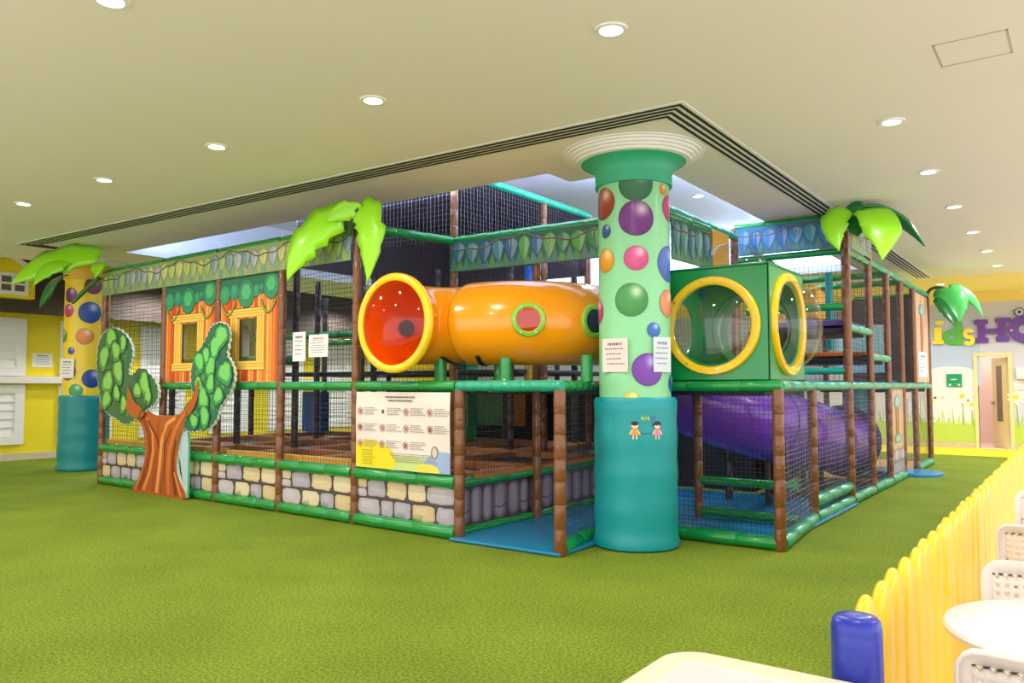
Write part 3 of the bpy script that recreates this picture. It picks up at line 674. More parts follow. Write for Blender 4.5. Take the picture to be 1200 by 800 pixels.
# assorted pads glimpsed inside
def padbox(a, c, m, name, label=None): b = MB(); b.box(a, c); return b.build(name, m, frame, label=label, smooth=False, bevel=.02)
padbox((-7.6, 8.95, .6), (-7.25, 9.2, 2.2), M['green_pl'], 'pillar_pad', 'dark green square pillar pad')
padbox((-3.4, 8.4, 2.5), (-3.3, 8.9, 3.15), M['pad_yellow'], 'panel_pad', 'ochre panel pad beside the upper corner'); padbox((-3.5, 11.25, 2.25), (-2.9, 11.3, 2.75), M['pad_yellow'], 'panel_pad', 'ochre panel pad above the steps')
padbox((-3.1, 10.3, 2.25), (-2.7, 10.7, 2.62), M['pad_yellow'], 'panel_pad', 'ochre block on the purple step')
padbox((-9.0, 11.3, .7), (-8.3, 11.36, 1.35), M['teal_rail'], 'panel_pad', 'teal pad on the back net'); padbox((-8.2, 11.3, .7), (-7.9, 11.36, 1.35), M['pad_orange'], 'panel_pad', 'orange pad on the back net')
padbox((-7.3, 11.3, .65), (-7.1, 11.36, 1.35), M['pad_blue'], 'panel_pad', 'blue pad on the back net')
padbox((-11.2, 9.2, .6), (-10.7, 9.4, 1.3), M['pad_blue'], 'panel_pad', 'blue pad at the far left inside')
b = MB(); b.tube([(-2.9, 11.7, 1.9), (-2.9, 11.7, 3.0)], .05, 14); b.build('teal_pole', M['teal'], frame)
b = MB(); b.tube([(-2.75, 12.55, .1), (-2.75, 12.55, 1.4)], .2, 24); b.build('pillar_pad', M['teal'], frame, label='teal round pillar pad behind the slide')
padbox((-3.2, 13.3, 1.6), (-2.5, 13.33, 2.35), mat('pale_teal_sheet', '#a8d4d0', .4), 'panel_pad', 'pale teal sheet behind the steps')
b = MB(); b.tube([(-6.0, 8.75, 2.55), (-6.0, 8.75, 3.0)], .085, 20); b.build('hanging_roll', M['pad_blue'], frame); b = MB(); b.tube([(-6.0, 8.75, 1.4), (-6.0, 8.75, 2.55)], .085, 20); b.build('hanging_roll', M['pad_yellow'], frame)
# house-front panels with windows
def housepanel(x0, x1):
    A_, B_ = V((x0, LY(x0)-.01, 0)), V((x1, LY(x1)-.01, 0)); W = (B_-A_).length
    a = Art(planar(A_, B_-A_, (0, -1, 0))); Z0, Hh = 1.45, 1.27
    def P(u, v): return (u*W, Z0+v*Hh)
    hu0, hu1, hv0, hv1 = .345, .645, .19, .585
    for u0, v0, u1, v1 in ((0, 0, hu0, 1), (hu1, 0, 1, 1), (hu0, 0, hu1, hv0), (hu0, hv1, hu1, 1)): a.board([P(u0, v0), P(u1, v0), P(u1, v1), P(u0, v1)], '#e9823a', .02, '#5a4632')
    rn = random.Random(4); cols = ['#f2953f', '#d9552a', '#f4ad5c', '#e8793a', '#c84a26']
    n = 20
    for i in range(n):
        u0, u1 = i/n, (i+1)/n; c = cols[(i*3+i//4) % 5]
        spans = [(0, 1)] if (u1 <= hu0+.001 or u0 >= hu1-.001) else [(0, hv0), (hv1, 1)]
        if not (u1 <= hu0+.001 or u0 >= hu1-.001): u0, u1 = max(u0, hu0) if u0 < hu0 < u1 else u0, min(u1, hu1) if u0 < hu1 < u1 else u1
        for v0, v1 in spans:
            a.p([P(u0, v0), P(u1, v0), P(u1, v1), P(u0, v1)], c, .001)
            a.p([P(u0, v0), P(u0+.006, v0), P(u0+.006, v1), P(u0, v1)], '#8c3418', .0014)
    def brd(u0, v0, u1, v1):
        a.p([P(u0-.006, v0-.006), P(u1+.006, v0-.006), P(u1+.006, v1+.006), P(u0-.006, v1+.006)], '#6a3a14', .003)
        a.p([P(u0, v0), P(u1, v0), P(u1, v1), P(u0, v1)], '#f0c65c', .004)
        hz = (u1-u0) > (v1-v0)
        for k in (.3, .62):
            if hz: v = v0+(v1-v0)*k; a.p([P(u0, v), P(u1, v+.006), P(u1, v+.012), P(u0, v+.006)], '#c9923a', .005)
            else: u = u0+(u1-u0)*k; a.p([P(u, v0), P(u+.01, v0), P(u+.01, v1), P(u, v1)], '#c9923a', .005)
    brd(.18, .19, .30, .61); brd(.30, .19, .345, .59); brd(.645, .19, .77, .61); brd(.14, .11, .78, .19); brd(.15, .6, .78, .68)
    a.p([P(0, 1), P(0, .83)]+[P(u, v) for u, v in ((.08, .8), (.2, .84), (.45, .74), (.68, .8), (.92, .82), (1, .84))]+[P(1, 1)], '#1f7058', .006)
    for u, v, r, c in ((.08, .83, .09, '#2f9a68'), (.25, .85, .08, '#2a8a70'), (.46, .82, .135, '#2a8a66'), (.64, .84, .06, '#2f8f78'), (.72, .85, .05, '#287a60'), (.88, .87, .125, '#2a8a66')):
        a.ell(u*W, Z0+v*Hh, r*W*1.06, r*W*1.12, '#0c4038', .007); a.ell(u*W, Z0+v*Hh, r*W, r*W*1.06, c, .008)
        rr_ = random.Random(int(u*100))
        for k in range(6): t = k*pi/3; a.ell(u*W+r*W*.32*cos(t), Z0+v*Hh+.02+r*W*.32*sin(t), r*W*.3, r*W*.3, '#4cb878' if r > .1 else '#3aa078', .009+.0003*k, 12)
    for s_, uu in ((1, .14), (1, .83)):
        a.stroke([P(uu-.12, .75), P(uu-.06, .66), P(uu, .625), P(uu+.06, .65), P(uu+.13, .74)], .035, '#234a22', .010)
        a.stroke([P(uu-.12, .75), P(uu-.06, .66), P(uu, .63), P(uu+.06, .65), P(uu+.13, .74)], .02, '#a8a84a', .011)
    o = a.build('house_panel', M['print'], frame, smooth=False, label='wood-look house panel with a yellow-framed window')
    g = MB(); m_ = planar(A_, B_-A_, (0, -1, 0)); g.poly([m_(hu0*W, Z0+hv0*Hh, -.01), m_(hu1*W, Z0+hv0*Hh, -.01), m_(hu1*W, Z0+hv1*Hh, -.01), m_(hu0*W, Z0+hv1*Hh, -.01)])
    g.build('window_pane', M['pane'], o, smooth=False)
housepanel(-9.82, -8.65); housepanel(-8.55, -7.39)
# printed panels on the right-hand side
def sidepanel(y0, y1, z0, z1, lower):
    a = Art(planar((RXX+.012, y0, 0), (0, 1, 0), (1, 0, 0))); W = y1-y0
    a.board([(0, z0), (W, z0), (W, z1), (0, z1)], '#dcb89a', .03)
    for i in range(9):
        u = W*i/9; a.rect(u, z0, u+W/9, z1, ['#e2c2a2', '#d3ab8c', '#dcb896'][i % 3], .001); a.rect(u, z0, u+.012, z1, '#8f6a58', .0015)
    if lower:
        a.rect(0, z0, W, z0+.36, '#8a8296', .003); rn = random.Random(2)
        for i in range(4):
            for j in range(2):
                u, v = W*(i+.5)/4, z0+.09+.18*j; a.p(smooth2d([(u-W/9, v-.07), (u+W/9, v-.07), (u+W/9, v+.07), (u-W/9, v+.07)], 2), rn.choice(['#b4b0cc', '#c8c4dc', '#a8a4c4']), .004)
    zc = z0+(z1-z0)*(.62 if lower else .5); hh = (z1-z0)*(.2 if lower else .3); uc = W*.5
    a.rect(uc-.13, zc-hh, uc+.13, zc+hh, '#6a3a24', .004); a.rect(uc-.1, zc-hh, uc+.1, zc+hh, '#c47a3a', .005); a.rect(uc-.012, zc-hh, uc+.012, zc+hh, '#5a2f1c', .006)
    for q, sg in ((zc+hh, 1), (zc-hh, -1)):
        a.p(smooth2d([(uc-.26, q-.06*sg), (uc+.26, q-.06*sg), (uc+.2, q+.1*sg), (uc, q+(.16 if sg > 0 else .06)*sg), (uc-.2, q+.1*sg)], 2), '#4f9aa6', .007)
        a.p(smooth2d([(uc-.2, q-.03*sg), (uc+.2, q-.03*sg), (uc+.14, q+.07*sg), (uc, q+(.12 if sg > 0 else .04)*sg), (uc-.14, q+.07*sg)], 2), '#8cc4c4', .008)
    return a.build('house_panel', M['print'], frame, smooth=False, label='pale plank-printed panel with a narrow '+('window above lavender stones' if lower else 'window and a blue top'))
sidepanel(12.4, 13.36, .12, 1.36, True); sidepanel(14.55, 15.95, 1.46, 2.98, False)
notice(planar((RXX+.021, 0, 0), (0, 1, 0), (1, 0, 0)), 14.85, 1.55, 15.7, 1.98, 'paper_notice', 'white paper notice on the upper plank panel near the far palm', seed=8)
# notices on the front net
nm = planar((-7.2, LY(-7.2)-.03, 0), (1, -.034, 0), (0, -1, 0))
notice(nm, .10, 1.67, .32, 1.99, 'paper_notice', 'narrow white notice hung on the net between house panel and orange tube', seed=11)
notice(nm, .38, 1.71, .70, 1.95, 'paper_notice', 'white notice with red heading on the net left of the orange tube', seed=12, headcol='#d05a4a', rows=7)

# ------------------------------------------------------------------ leaf valances
def valance(A_, B_, z0, z1, n, name, label, pal, back, seed):
    A_, B_ = V((*A_, 0)), V((*B_, 0)); W = (B_-A_).length; a = Art(planar(A_, B_-A_, n)); rn = random.Random(seed); Hh = z1-z0
    a.board([(0, z0), (W, z0), (W, z1), (0, z1)], back, .006)
    u = 0; i = 0
    while u < W-.04:     # fringe of small tips
        w = .11; c = pal[i % len(pal)]; a.p([(u, z0+.01), (min(W, u+w), z0+.01), (min(W, u+w*.5), z0+.17)], mixc(c, '#6a8f5a', .5), .002); u += w*.8; i += 1
    u = .02; i = 0
    while u < W-.12:
        w = rn.uniform(.17, .22); c = pal[(i*2+i//3) % len(pal)]; x = u+w/2; bot = z0+rn.uniform(.02, .08); top = z1-rn.uniform(.0, .04); mid = (bot+top)/2+.03; sk = rn.uniform(-.02, .02)
        dk = mixc(c, '#0c2a2c', .45); lt = mixc(c, '#ffffff', .18)
        a.p([(x+sk, bot)]+smooth2d([(x+sk, bot), (x+w*.3, mid-.09), (x+w*.47, mid+.02), (x+w*.38, top-.04), (x, top), (x-w*.38, top-.04), (x-w*.47, mid+.02), (x-w*.3, mid-.09)], 1)[2:-1], dk, .003+.0004*(i % 3))
        a.p([(x+sk, bot+.02), (x+w*.02, (mid+top)/2), (x+w*.02, top-.01), (x-w*.3, top-.05), (x-w*.4, mid+.02), (x-w*.26, mid-.07)], c, .0045+.0004*(i % 3))
        a.p([(x+sk+.004, bot+.02), (x+w*.24, mid-.07), (x+w*.38, mid+.02), (x+w*.3, top-.05), (x+w*.03, top-.02)], lt, .0045+.0004*(i % 3))
        if i % 3 == 1:
            for q in (-.02, .02): a.p([(x+q, mid-.02), (x+q+.012, mid+.05), (x+q, top-.03), (x+q-.012, mid+.05)], mixc(c, '#c8e070', .5), .007)
        u += w*.86; i += 1
    pts = []; u = 0
    while u <= W: pts.append((u, z1-.07-.05*sin(u*5.2)-.015*sin(u*17))); u += .05
    if len(pts) > 2: a.stroke(pts, .016, '#4a4038', .009); a.stroke([(p, q+.006) for p, q in pts], .005, '#a89a86', .0095)
    return tag(a.build(name, M['print'], smooth=False), label, 'valance', 'leaf-printed valances under the top rails')
pale = ['#b9c968', '#a9b3bd', '#9fc07c', '#c8cf86', '#7f9fae']; deep_shaded = ['#3f7a96', '#5aa552', '#4f8f9a', '#3f8f5a', '#3b6c96']; bluep = ['#2f86c8', '#3fa0b4', '#2c6cb0', '#45a494', '#3a8cc8']  # front palette paled by light, recessed one deepened by shade; blue is print
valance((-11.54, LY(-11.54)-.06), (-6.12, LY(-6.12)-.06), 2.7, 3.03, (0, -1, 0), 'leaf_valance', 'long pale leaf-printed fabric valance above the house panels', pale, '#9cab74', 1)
valance((-5.79, 6.83), (-3.27, 6.93), 2.68, 3.03, (0, -1, 0), 'leaf_valance', 'dark green leaf valance above the orange tube', deep_shaded, '#2f6a58', 2)
valance((-3.19, 7.05), (-3.15, 7.97), 2.62, 3.03, (1, 0, 0), 'leaf_valance', 'short green leaf valance just right of the mint column', deep_shaded, '#2f6a58', 3)
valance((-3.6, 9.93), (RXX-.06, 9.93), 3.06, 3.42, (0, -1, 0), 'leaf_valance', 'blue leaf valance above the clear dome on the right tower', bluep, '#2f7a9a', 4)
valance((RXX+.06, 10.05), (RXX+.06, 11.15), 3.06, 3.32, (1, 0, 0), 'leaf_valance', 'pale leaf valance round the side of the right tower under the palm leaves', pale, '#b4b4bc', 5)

# ------------------------------------------------------------------ rules banner
bw = -4.74+6.02; A_ = V((-6.01, LY(-6.01)-.055, 0)); bm = planar(A_, (1, -.034, 0), (0, -1, 0))
a = Art(lambda u, v, w: bm(u, v, w+.006*sin(u*5+v*7)))
N = 12
for i in range(N):
    for j in range(8):
        u0, u1 = bw*i/N, bw*(i+1)/N; v0, v1 = .59+.75*j/8, .59+.75*(j+1)/8
        a.p([(u0, v0), (u1, v0), (u1, v1), (u0, v1)], '#e9ddd9', 0)
def hump(uc, ru, h_, col, w):
    n = 14; us = [max(0, min(bw, uc-ru+2*ru*i/n)) for i in range(n+1)]
    for i in range(n):
        f = lambda u: .59+h_*max(0, 1-((u-uc)/ru)**2)**.5
        if us[i+1] > us[i]: a.p([(us[i], .59), (us[i+1], .59), (us[i+1], f(us[i+1])), (us[i], f(us[i]))], col, w)
hump(.2, .44, .27, '#f2de2c', .004); hump(.78, .24, .15, '#c9dc8a', .005); hump(1.2, .27, .2, '#9cb0dc', .006); hump(1.0, .16, .08, '#f0d84a', .007)
rn = random.Random(21)
def textline(u0, u1, v, h_, c='#6a5f66'):
    u = u0
    while u < u1: l = rn.uniform(.012, .04); a.rect(u, v, min(u1, u+l), v+h_, c, .009); u += l+.01
textline(.42, .84, 1.285, .014); textline(.46, .8, 1.25, .014)
for r_, v in enumerate((1.15, .99, .83)):
    for c_ in range(4 if r_ < 2 else 3):
        u = .07+c_*.32; n = 16
        ring_ = [(u+.034*cos(2*pi*i/n), v+.034*sin(2*pi*i/n)) for i in range(n+1)]
        if (r_, c_) != (0, 1): a.stroke(ring_, .007, '#d08c8c', .009); a.stroke([(u-.022, v+.022), (u+.022, v-.022)], .006, '#c46a6a', .0095)
        a.p([(u-.014, v-.02), (u+.012, v-.02), (u+.016, v+.015), (u-.012, v+.018)], '#4a4048' if (r_+c_) % 3 == 1 else '#8a8088', .008)
        for q in range(4): textline(u+.06, u+.06+rn.uniform(.12, .21), v+.03-q*.02, .006, '#8a8088')
for q in range(5): textline(.5+.02*q, 1.05+.02*q, .745-.018*q, .006, '#8a8088')
for q in range(7): textline(.1, .24+rn.uniform(0, .05), .76-.022*q, .006, '#a89a20')
a.stroke([(1.09+.04*cos(t), .78+.055*sin(t)) for t in [2*pi*i/14 for i in range(15)]], .008, '#7a6a5a', .009)
a.ell(1.09, .78, .03, .045, '#d8c8b8', .0085)
tag(a.build('rules_banner', M['print'], smooth=False, solid=.002), 'white rules banner with rows of red-ringed icons and a yellow hill, tied beside the entrance', 'banner')

# ------------------------------------------------------------------ tree cut-out
TY = 5.68
tree = empty('tree_cutout', (-9.7, 5.69, 0), 'flat cut-out tree with two green crowns standing before the house panels', 'tree cutout')
tm = planar((0, TY, 0), (1, -.03, 0), (0, -1, 0)); tmap = lambda u, v, w: tm((u+9.7)/1.0-9.7*1, v, w)
tmap = lambda u, v, w: V((u, 5.67-.034*(u+9.7)-w, v))
canL = [(-11.36, 2.06), (-11.15, 2.19), (-10.88, 2.2), (-10.62, 2.1), (-10.44, 1.95), (-10.41, 1.8), (-10.5, 1.67), (-10.51, 1.52), (-10.34, 1.55), (-10.22, 1.64), (-10.01, 1.58), (-9.8, 1.47), (-9.7, 1.32), (-9.75, 1.2), (-9.91, 1.12), (-10.04, 1.08), (-10.19, 1.01), (-10.34, 0.94), (-10.55, 0.87), (-10.78, 0.95), (-10.95, 1.0), (-11.12, 1.04), (-11.27, 1.18), (-11.34, 1.38), (-11.42, 1.63), (-11.42, 1.84)][::-1]
canR = [(-8.43, 2.14), (-8.28, 2.15), (-8.16, 2.08), (-8.14, 1.94), (-8.2, 1.76), (-8.09, 1.67), (-8.01, 1.54), (-8.05, 1.39), (-8.18, 1.26), (-8.32, 1.14), (-8.36, 1.01), (-8.51, 0.9), (-8.66, 0.88), (-8.84, 0.85), (-9.02, 0.85), (-9.08, 0.93), (-8.95, 1.05), (-8.8, 1.21), (-8.91, 1.36), (-8.94, 1.51), (-8.92, 1.66), (-8.75, 1.84), (-8.6, 1.98), (-8.53, 2.1)][::-1]
trunk = [(-10.57, 1.19), (-10.38, 1.2), (-10.04, 1.12), (-9.83, 1.02), (-9.52, 1.02), (-9.22, 1.03), (-9.09, 1.13), (-8.93, 1.27), (-8.8, 1.21), (-8.87, 1.1), (-9.03, 0.98), (-9.13, 0.84), (-9.2, 0.65), (-9.26, 0.47), (-9.24, 0.31), (-9.13, 0.17), (-9.03, 0.09), (-9.0, 0.0), (-9.47, 0.0), (-9.99, 0.0), (-10.39, 0.0), (-10.21, 0.16), (-10.08, 0.33), (-10.02, 0.52), (-10.06, 0.71), (-10.12, 0.87), (-10.28, 0.98), (-10.47, 1.07)][::-1]
def scal(pts, amp, per, seed):     # scalloped outline
    rn = random.Random(seed); out = []
    for i in range(len(pts)):
        p, q = pts[i], pts[(i+1) % len(pts)]; L = sqrt((q[0]-p[0])**2+(q[1]-p[1])**2); k = max(1, round(L/per)); nx, ny = (q[1]-p[1])/L, -(q[0]-p[0])/L
        for j in range(k*4):
            t = j/(k*4); s_ = abs(sin(pi*k*t)); out.append((p[0]+(q[0]-p[0])*t+nx*amp*s_, p[1]+(q[1]-p[1])*t+ny*amp*s_))
    return out
def shrink(pts, k, cx=None, cy=None):
    cx = cx if cx is not None else sum(p[0] for p in pts)/len(pts); cy = cy if cy is not None else sum(p[1] for p in pts)/len(pts)
    return [(cx+(x-cx)*k, cy+(y-cy)*k) for x, y in pts]
def inpoly(x, y, P_):
    r = False; j = len(P_)-1
    for i in range(len(P_)):
        if (P_[i][1] > y) != (P_[j][1] > y) and x < (P_[j][0]-P_[i][0])*(y-P_[i][1])/(P_[j][1]-P_[i][1])+P_[i][0]: r = not r
        j = i
    return r
def crown(pts, blobs, seed, base, greens, offs, patch):
    a = Art(lambda u, v, w: tmap(u, v, w+offs)); out = scal(smooth2d(pts, 1), .022, .13, seed)
    a.board(out, '#dfeee0', .035, '#d8f0e0'); a.p(shrink(out, .988), '#1c4a40', .0006); a.p(shrink(pts, .99), base, .001)
    rn = random.Random(seed); inn = shrink(pts, .9); w = .0022
    for k in range(130):     # dark then mid patches
        x = rn.uniform(min(p[0] for p in pts), max(p[0] for p in pts)); y_ = rn.uniform(min(p[1] for p in pts), max(p[1] for p in pts)); r = rn.uniform(.04, .11)
        if not all(inpoly(x+r*1.25*cos(t), y_+r*1.25*sin(t), inn) for t in [i*pi/4 for i in range(8)]): continue
        a.p([(x+r*(1+.12*sin(3*t+k)+.08*sin(5*t+k*2))*cos(t), y_+r*(1+.12*sin(3*t+k)+.08*sin(5*t+k*2))*sin(t)) for t in [2*pi*i/32 for i in range(32)]], rn.choice(patch), w); w += .00006
    w = .007
    for x, y_, r in blobs:
        r *= 1.3
        for s_, c, o in ((1.12, '#173f38', 0), (1.0, greens[0], .001), (.72, greens[1], .002)):
            if not inpoly(x, y_, pts): continue
            q_ = [(1+.13*sin(2*t+x*9)+.10*sin(3*t+y_*7)+.05*sin(7*t+x*5)) for t in [2*pi*i/36 for i in range(36)]]
            a.p([(x+r*s_*q_[i]*cos(2*pi*i/36)*.95+(.03*r if s_ < .9 else 0), y_+r*s_*q_[i]*sin(2*pi*i/36)*1.1+(.1*r if s_ < .9 else 0)) for i in range(36)], c, w+o)
        w += .0003
    return a
BL = [(-11.01, 2.07, 0.11), (-11.2, 1.8, 0.12), (-10.78, 1.6, 0.12), (-11.07, 1.45, 0.12), (-11.09, 1.21, 0.1), (-10.6, 1.15, 0.08), (-10.06, 1.43, 0.11), (-10.24, 1.34, 0.08), (-9.96, 1.27, 0.08), (-10.85, 1.88, 0.1), (-10.65, 1.98, .08), (-10.8, 1.3, .08)]
BR = [(-8.3, 1.98, 0.11), (-8.42, 1.86, 0.1), (-8.75, 1.69, 0.09), (-8.51, 1.61, 0.1), (-8.2, 1.55, 0.11), (-8.65, 1.24, 0.1), (-8.33, 1.28, 0.08), (-8.5, 1.43, 0.08), (-8.76, 1.42, 0.07), (-8.6, 1.77, 0.07), (-8.61, 1.03, 0.09), (-8.84, 0.97, 0.07)]
# trunk first
a = Art(tmap); tp = smooth2d(trunk, 1); a.board(tp, '#b5562e', .04, '#d8f0e0')
def tstroke(pts, w0, c, z): a.stroke(pts, [w0*(1-.6*abs(i/(len(pts)-1)-.3)) for i in range(len(pts))], c, z)
for k, (p, w0, c) in enumerate([([(-10.2, .05), (-9.98, .3), (-9.9, .55), (-9.95, .8), (-10.15, 1.02), (-10.4, 1.12)], .12, '#8c3a20'), ([(-10.05, .04), (-9.9, .3), (-9.83, .55), (-9.85, .78), (-10.0, .98)], .07, '#e8884a'),
        ([(-9.85, .03), (-9.78, .3), (-9.72, .6), (-9.72, .95)], .09, '#a8482a'), ([(-9.72, .03), (-9.66, .35), (-9.62, .7), (-9.5, .92), (-9.3, 1.0)], .08, '#f09a54'), ([(-9.6, .03), (-9.56, .35), (-9.54, .65), (-9.4, .86)], .05, '#8c3a20'),
        ([(-9.42, .03), (-9.45, .3), (-9.42, .6), (-9.3, .85), (-9.1, 1.05), (-8.95, 1.18)], .08, '#d4703c'), ([(-9.25, .03), (-9.33, .3), (-9.34, .5), (-9.28, .72)], .07, '#7c3420'), ([(-10.25, .04), (-10.13, .2), (-10.06, .36)], .05, '#d4703c'), ([(-9.12, .03), (-9.22, .18), (-9.3, .32)], .05, '#e8884a'),
        ([(-9.98, .95), (-9.75, .75), (-9.66, .6)], .04, '#7c3420')]): tstroke(p, w0, c, .001+.0005*k)
a.stroke([(-9.56, 0), (-9.56, 1.01)], .012, '#b88a4a', .008)
a.build('trunk', M['print'], tree, smooth=False, label='orange-brown painted trunk')
a = Art(tmap); a.board(smooth2d([(-9.24, .62), (-9.14, .78), (-9.08, .84), (-8.99, .84), (-8.99, .1), (-9.0, 0), (-9.04, .1), (-9.13, .3), (-9.16, .45)][::-1], 1), '#b8cfe0', .03, '#58c88a'); a.build('side_flap', M['print'], tree, smooth=False, label='pale blue flap right of the trunk')
crown(canL, BL, 5, '#2f6b4c', ['#4a9448', '#86cc66'], .014, ['#2c5c4a', '#3f7a4a', '#4c8c4c', '#37705a', '#5a9a50', '#2a5044']).build('crown', M['print'], tree, smooth=False, label='left crown')
crown(canR, BR, 6, '#1f6a58', ['#2a9658', '#74cc70'], .014, ['#1a5a50', '#2a8058', '#1f6e60', '#37985a', '#174c48', '#58b45e']).build('crown', M['print'], tree, smooth=False, label='right crown')
a = Art(lambda u, v, w: tmap(u, v, w+.03))
a.p(smooth2d([(-10.5, 1.42), (-10.44, 1.38), (-10.3, 1.18), (-10.1, 1.12), (-10.0, 1.0), (-10.3, .96), (-10.55, 1.1), (-10.48, 1.2)][::-1], 1), '#b5562e', 0)
a.build('branch', M['print'], tree, smooth=False); a = Art(lambda u, v, w: tmap(u, v, w+.031))
a.stroke([(-10.2, .95), (-10.12, 1.06), (-10.02, 1.12), (-9.98, 1.22)], .025, '#3a5a34', .002)
a.build('vine', M['print'], tree, smooth=False); a = Art(lambda u, v, w: tmap(u, v, w+.031)); a.stroke([(-9.03, .84), (-9.06, .95), (-8.98, 1.04), (-9.04, 1.13), (-8.96, 1.2)], .022, '#3a6a3c', .002); a.stroke([(-9.16, .6), (-9.18, .74), (-9.13, .85)], .022, '#3a6a3c', .002)
a.build('vine', M['print'], tree, smooth=False); a = Art(lambda u, v, w: tmap(u, v, w+.03)); a.p(smooth2d([(-8.98, 1.0), (-8.78, 1.18), (-8.72, 1.4), (-8.76, 1.5), (-8.83, 1.3), (-9.05, 1.08)], 1), '#b5562e', .001)
a.build('branch', M['print'], tree, smooth=False)

# ------------------------------------------------------------------ palm leaves
def leaf(name, p0, p1, p2, width, side, m, parent, notches=3, fold=.25, base=.5, label=None):
    n = 18; path = bez(p0, p1, p2, n); side = V(side).normalized(); vs = []
    for i, p in enumerate(path):
        t = i/n; tan = (path[min(i+1, n)]-path[max(i-1, 0)]).normalized(); sd_ = (side-tan*side.dot(tan)).normalized(); nn = tan.cross(sd_)
        w = width/2*(base+(1-base)*min(1, t/.25))*(1 if t < .66 else ((1-t)/.34)**1.0)
        if notches and 0 < i < n and t < .75: w *= 1.05-.3*((t*notches*1.3) % 1)
        w = max(w, .002)
        vs += [p-sd_*w-nn*w*fold, p-sd_*w*.5-nn*w*fold*.3, p, p+sd_*w*.5-nn*w*fold*.3, p+sd_*w-nn*w*fold]
    b = MB(); b.add(vs, [(5*i+j, 5*i+j+1, 5*i+5+j+1, 5*i+5+j) for i in range(n) for j in range(4)])
    return b.build(name, m, parent, solid=.018, angle=70, label=label)
def palm(loc, label): return empty('palm_top', loc, label, 'palm leaves', 'inflated palm leaves on the play frame')
# on the front post
t = palm((-6.08, 5.6, 3.08), 'lime green palm leaves crowning the post left of the orange tube')
leaf('leaf', (-6.05, 5.45, 3.12), (-6.62, 5.36, 3.06), (-6.78, 5.36, 2.5), .46, (.8, 0, -.8), M['lime'], t, 3, .15, .7)
leaf('leaf', (-5.74, 5.42, 3.12), (-5.95, 5.4, 3.2), (-6.24, 5.4, 3.07), .2, (.2, -.3, 1), M['lime'], t, 2, .15, .7)
leaf('leaf', (-5.78, 5.42, 3.16), (-5.52, 5.36, 3.1), (-5.58, 5.36, 2.4), .4, (1, 0, .3), M['lime'], t, 3, .15, .7)
b = MB(); b.tube([(-6.08, 5.58, 2.95), (-6.0, 5.5, 3.12), (-5.76, 5.42, 3.14)], .035, 10); b.build('stem', M['stem'], t)
# by the yellow column
t = palm((-11.5, 5.8, 3.1), 'lime green palm leaves in front of the yellow column')
leaf('leaf', (-11.5, 5.75, 3.3), (-12.2, 5.3, 3.38), (-12.5, 5.0, 2.85), .56, (.9, 0, -.75), M['lime'], t, 3)
leaf('leaf', (-11.85, 5.6, 3.2), (-12.0, 5.3, 3.3), (-12.0, 5.1, 2.82), .42, (.8, .2, -.2), M['lime'], t, 2)
leaf('leaf', (-12.0, 5.5, 3.0), (-12.4, 5.4, 2.9), (-12.5, 5.4, 2.55), .3, (.9, 0, .1), M['leafdark'], t, 2, label='dark underside leaf')
leaf('leaf', (-11.5, 5.72, 3.15), (-11.35, 5.66, 3.14), (-11.35, 5.62, 2.92), .26, (1, 0, 0), M['lime'], t, 0)
b = MB(); b.tube(bez((-11.5, 5.75, 2.95), (-11.8, 5.7, 2.8), (-11.95, 5.6, 2.6), 6), [.04, .045, .04, .036, .032, .028, .02], 10); b.build('stem', M['stem'], t)
# on the right tower
t = palm((-2.1, 9.6, 3.2), 'lime green palm leaves hanging at the corner of the blue-valanced tower')
leaf('leaf', (-2.15, 9.5, 3.42), (-2.32, 9.3, 3.3), (-2.2, 9.35, 2.92), .3, (1, .4, 0), M['lime'], t, 2, .15, .7)
leaf('leaf', (-2.02, 9.5, 3.38), (-1.66, 9.45, 3.32), (-1.78, 9.45, 2.78), .42, (.8, .5, .1), M['lime'], t, 0, .12, .6)
leaf('leaf', (-2.05, 9.6, 3.4), (-1.75, 9.8, 3.42), (-1.42, 9.95, 2.98), .26, (.2, -.6, .2), M['leafdark'], t, 0, .3, label='thin dark green leaf')
leaf('leaf', (-2.2, 9.55, 3.3), (-2.05, 9.5, 3.5), (-1.95, 9.5, 3.35), .16, (0, .1, 1), M['leafdark'], t, 0)
leaf('leaf', (-2.1, 9.6, 3.35), (-2.05, 9.55, 3.2), (-2.03, 9.5, 3.08), .16, (1, .3, 0), M['leafdark'], t, 0)
b = MB(); b.tube([(-2.26, 9.9, 3.25), (-2.12, 9.62, 3.36)], .03, 10); b.build('stem', M['stem'], t)
# on the far corner
t = palm((-2.2, 15.9, 3.05), 'green palm leaf drooping from the far corner post toward the lettered wall')
leaf('leaf', (-2.0, 15.9, 3.14), (-1.8, 15.7, 3.15), (-1.72, 15.6, 2.5), .55, (1, .5, .1), M['leafmid'], t, 2, .2)
leaf('leaf', (-2.02, 15.8, 3.1), (-1.95, 15.6, 2.95), (-1.78, 15.55, 2.42), .36, (1, .5, .1), M['leafdark'], t, 2, .2, label='dark underside leaf')
leaf('leaf', (-1.9, 15.9, 3.16), (-1.6, 16.1, 3.15), (-1.42, 16.15, 2.6), .16, (.5, .5, .4), M['leafmid'], t, 0)
b = MB(); b.tube(bez((-2.26, 15.97, 3.06), (-2.2, 15.9, 3.2), (-1.98, 15.85, 3.13), 6), .03, 10); b.build('stem', M['stem'], t)

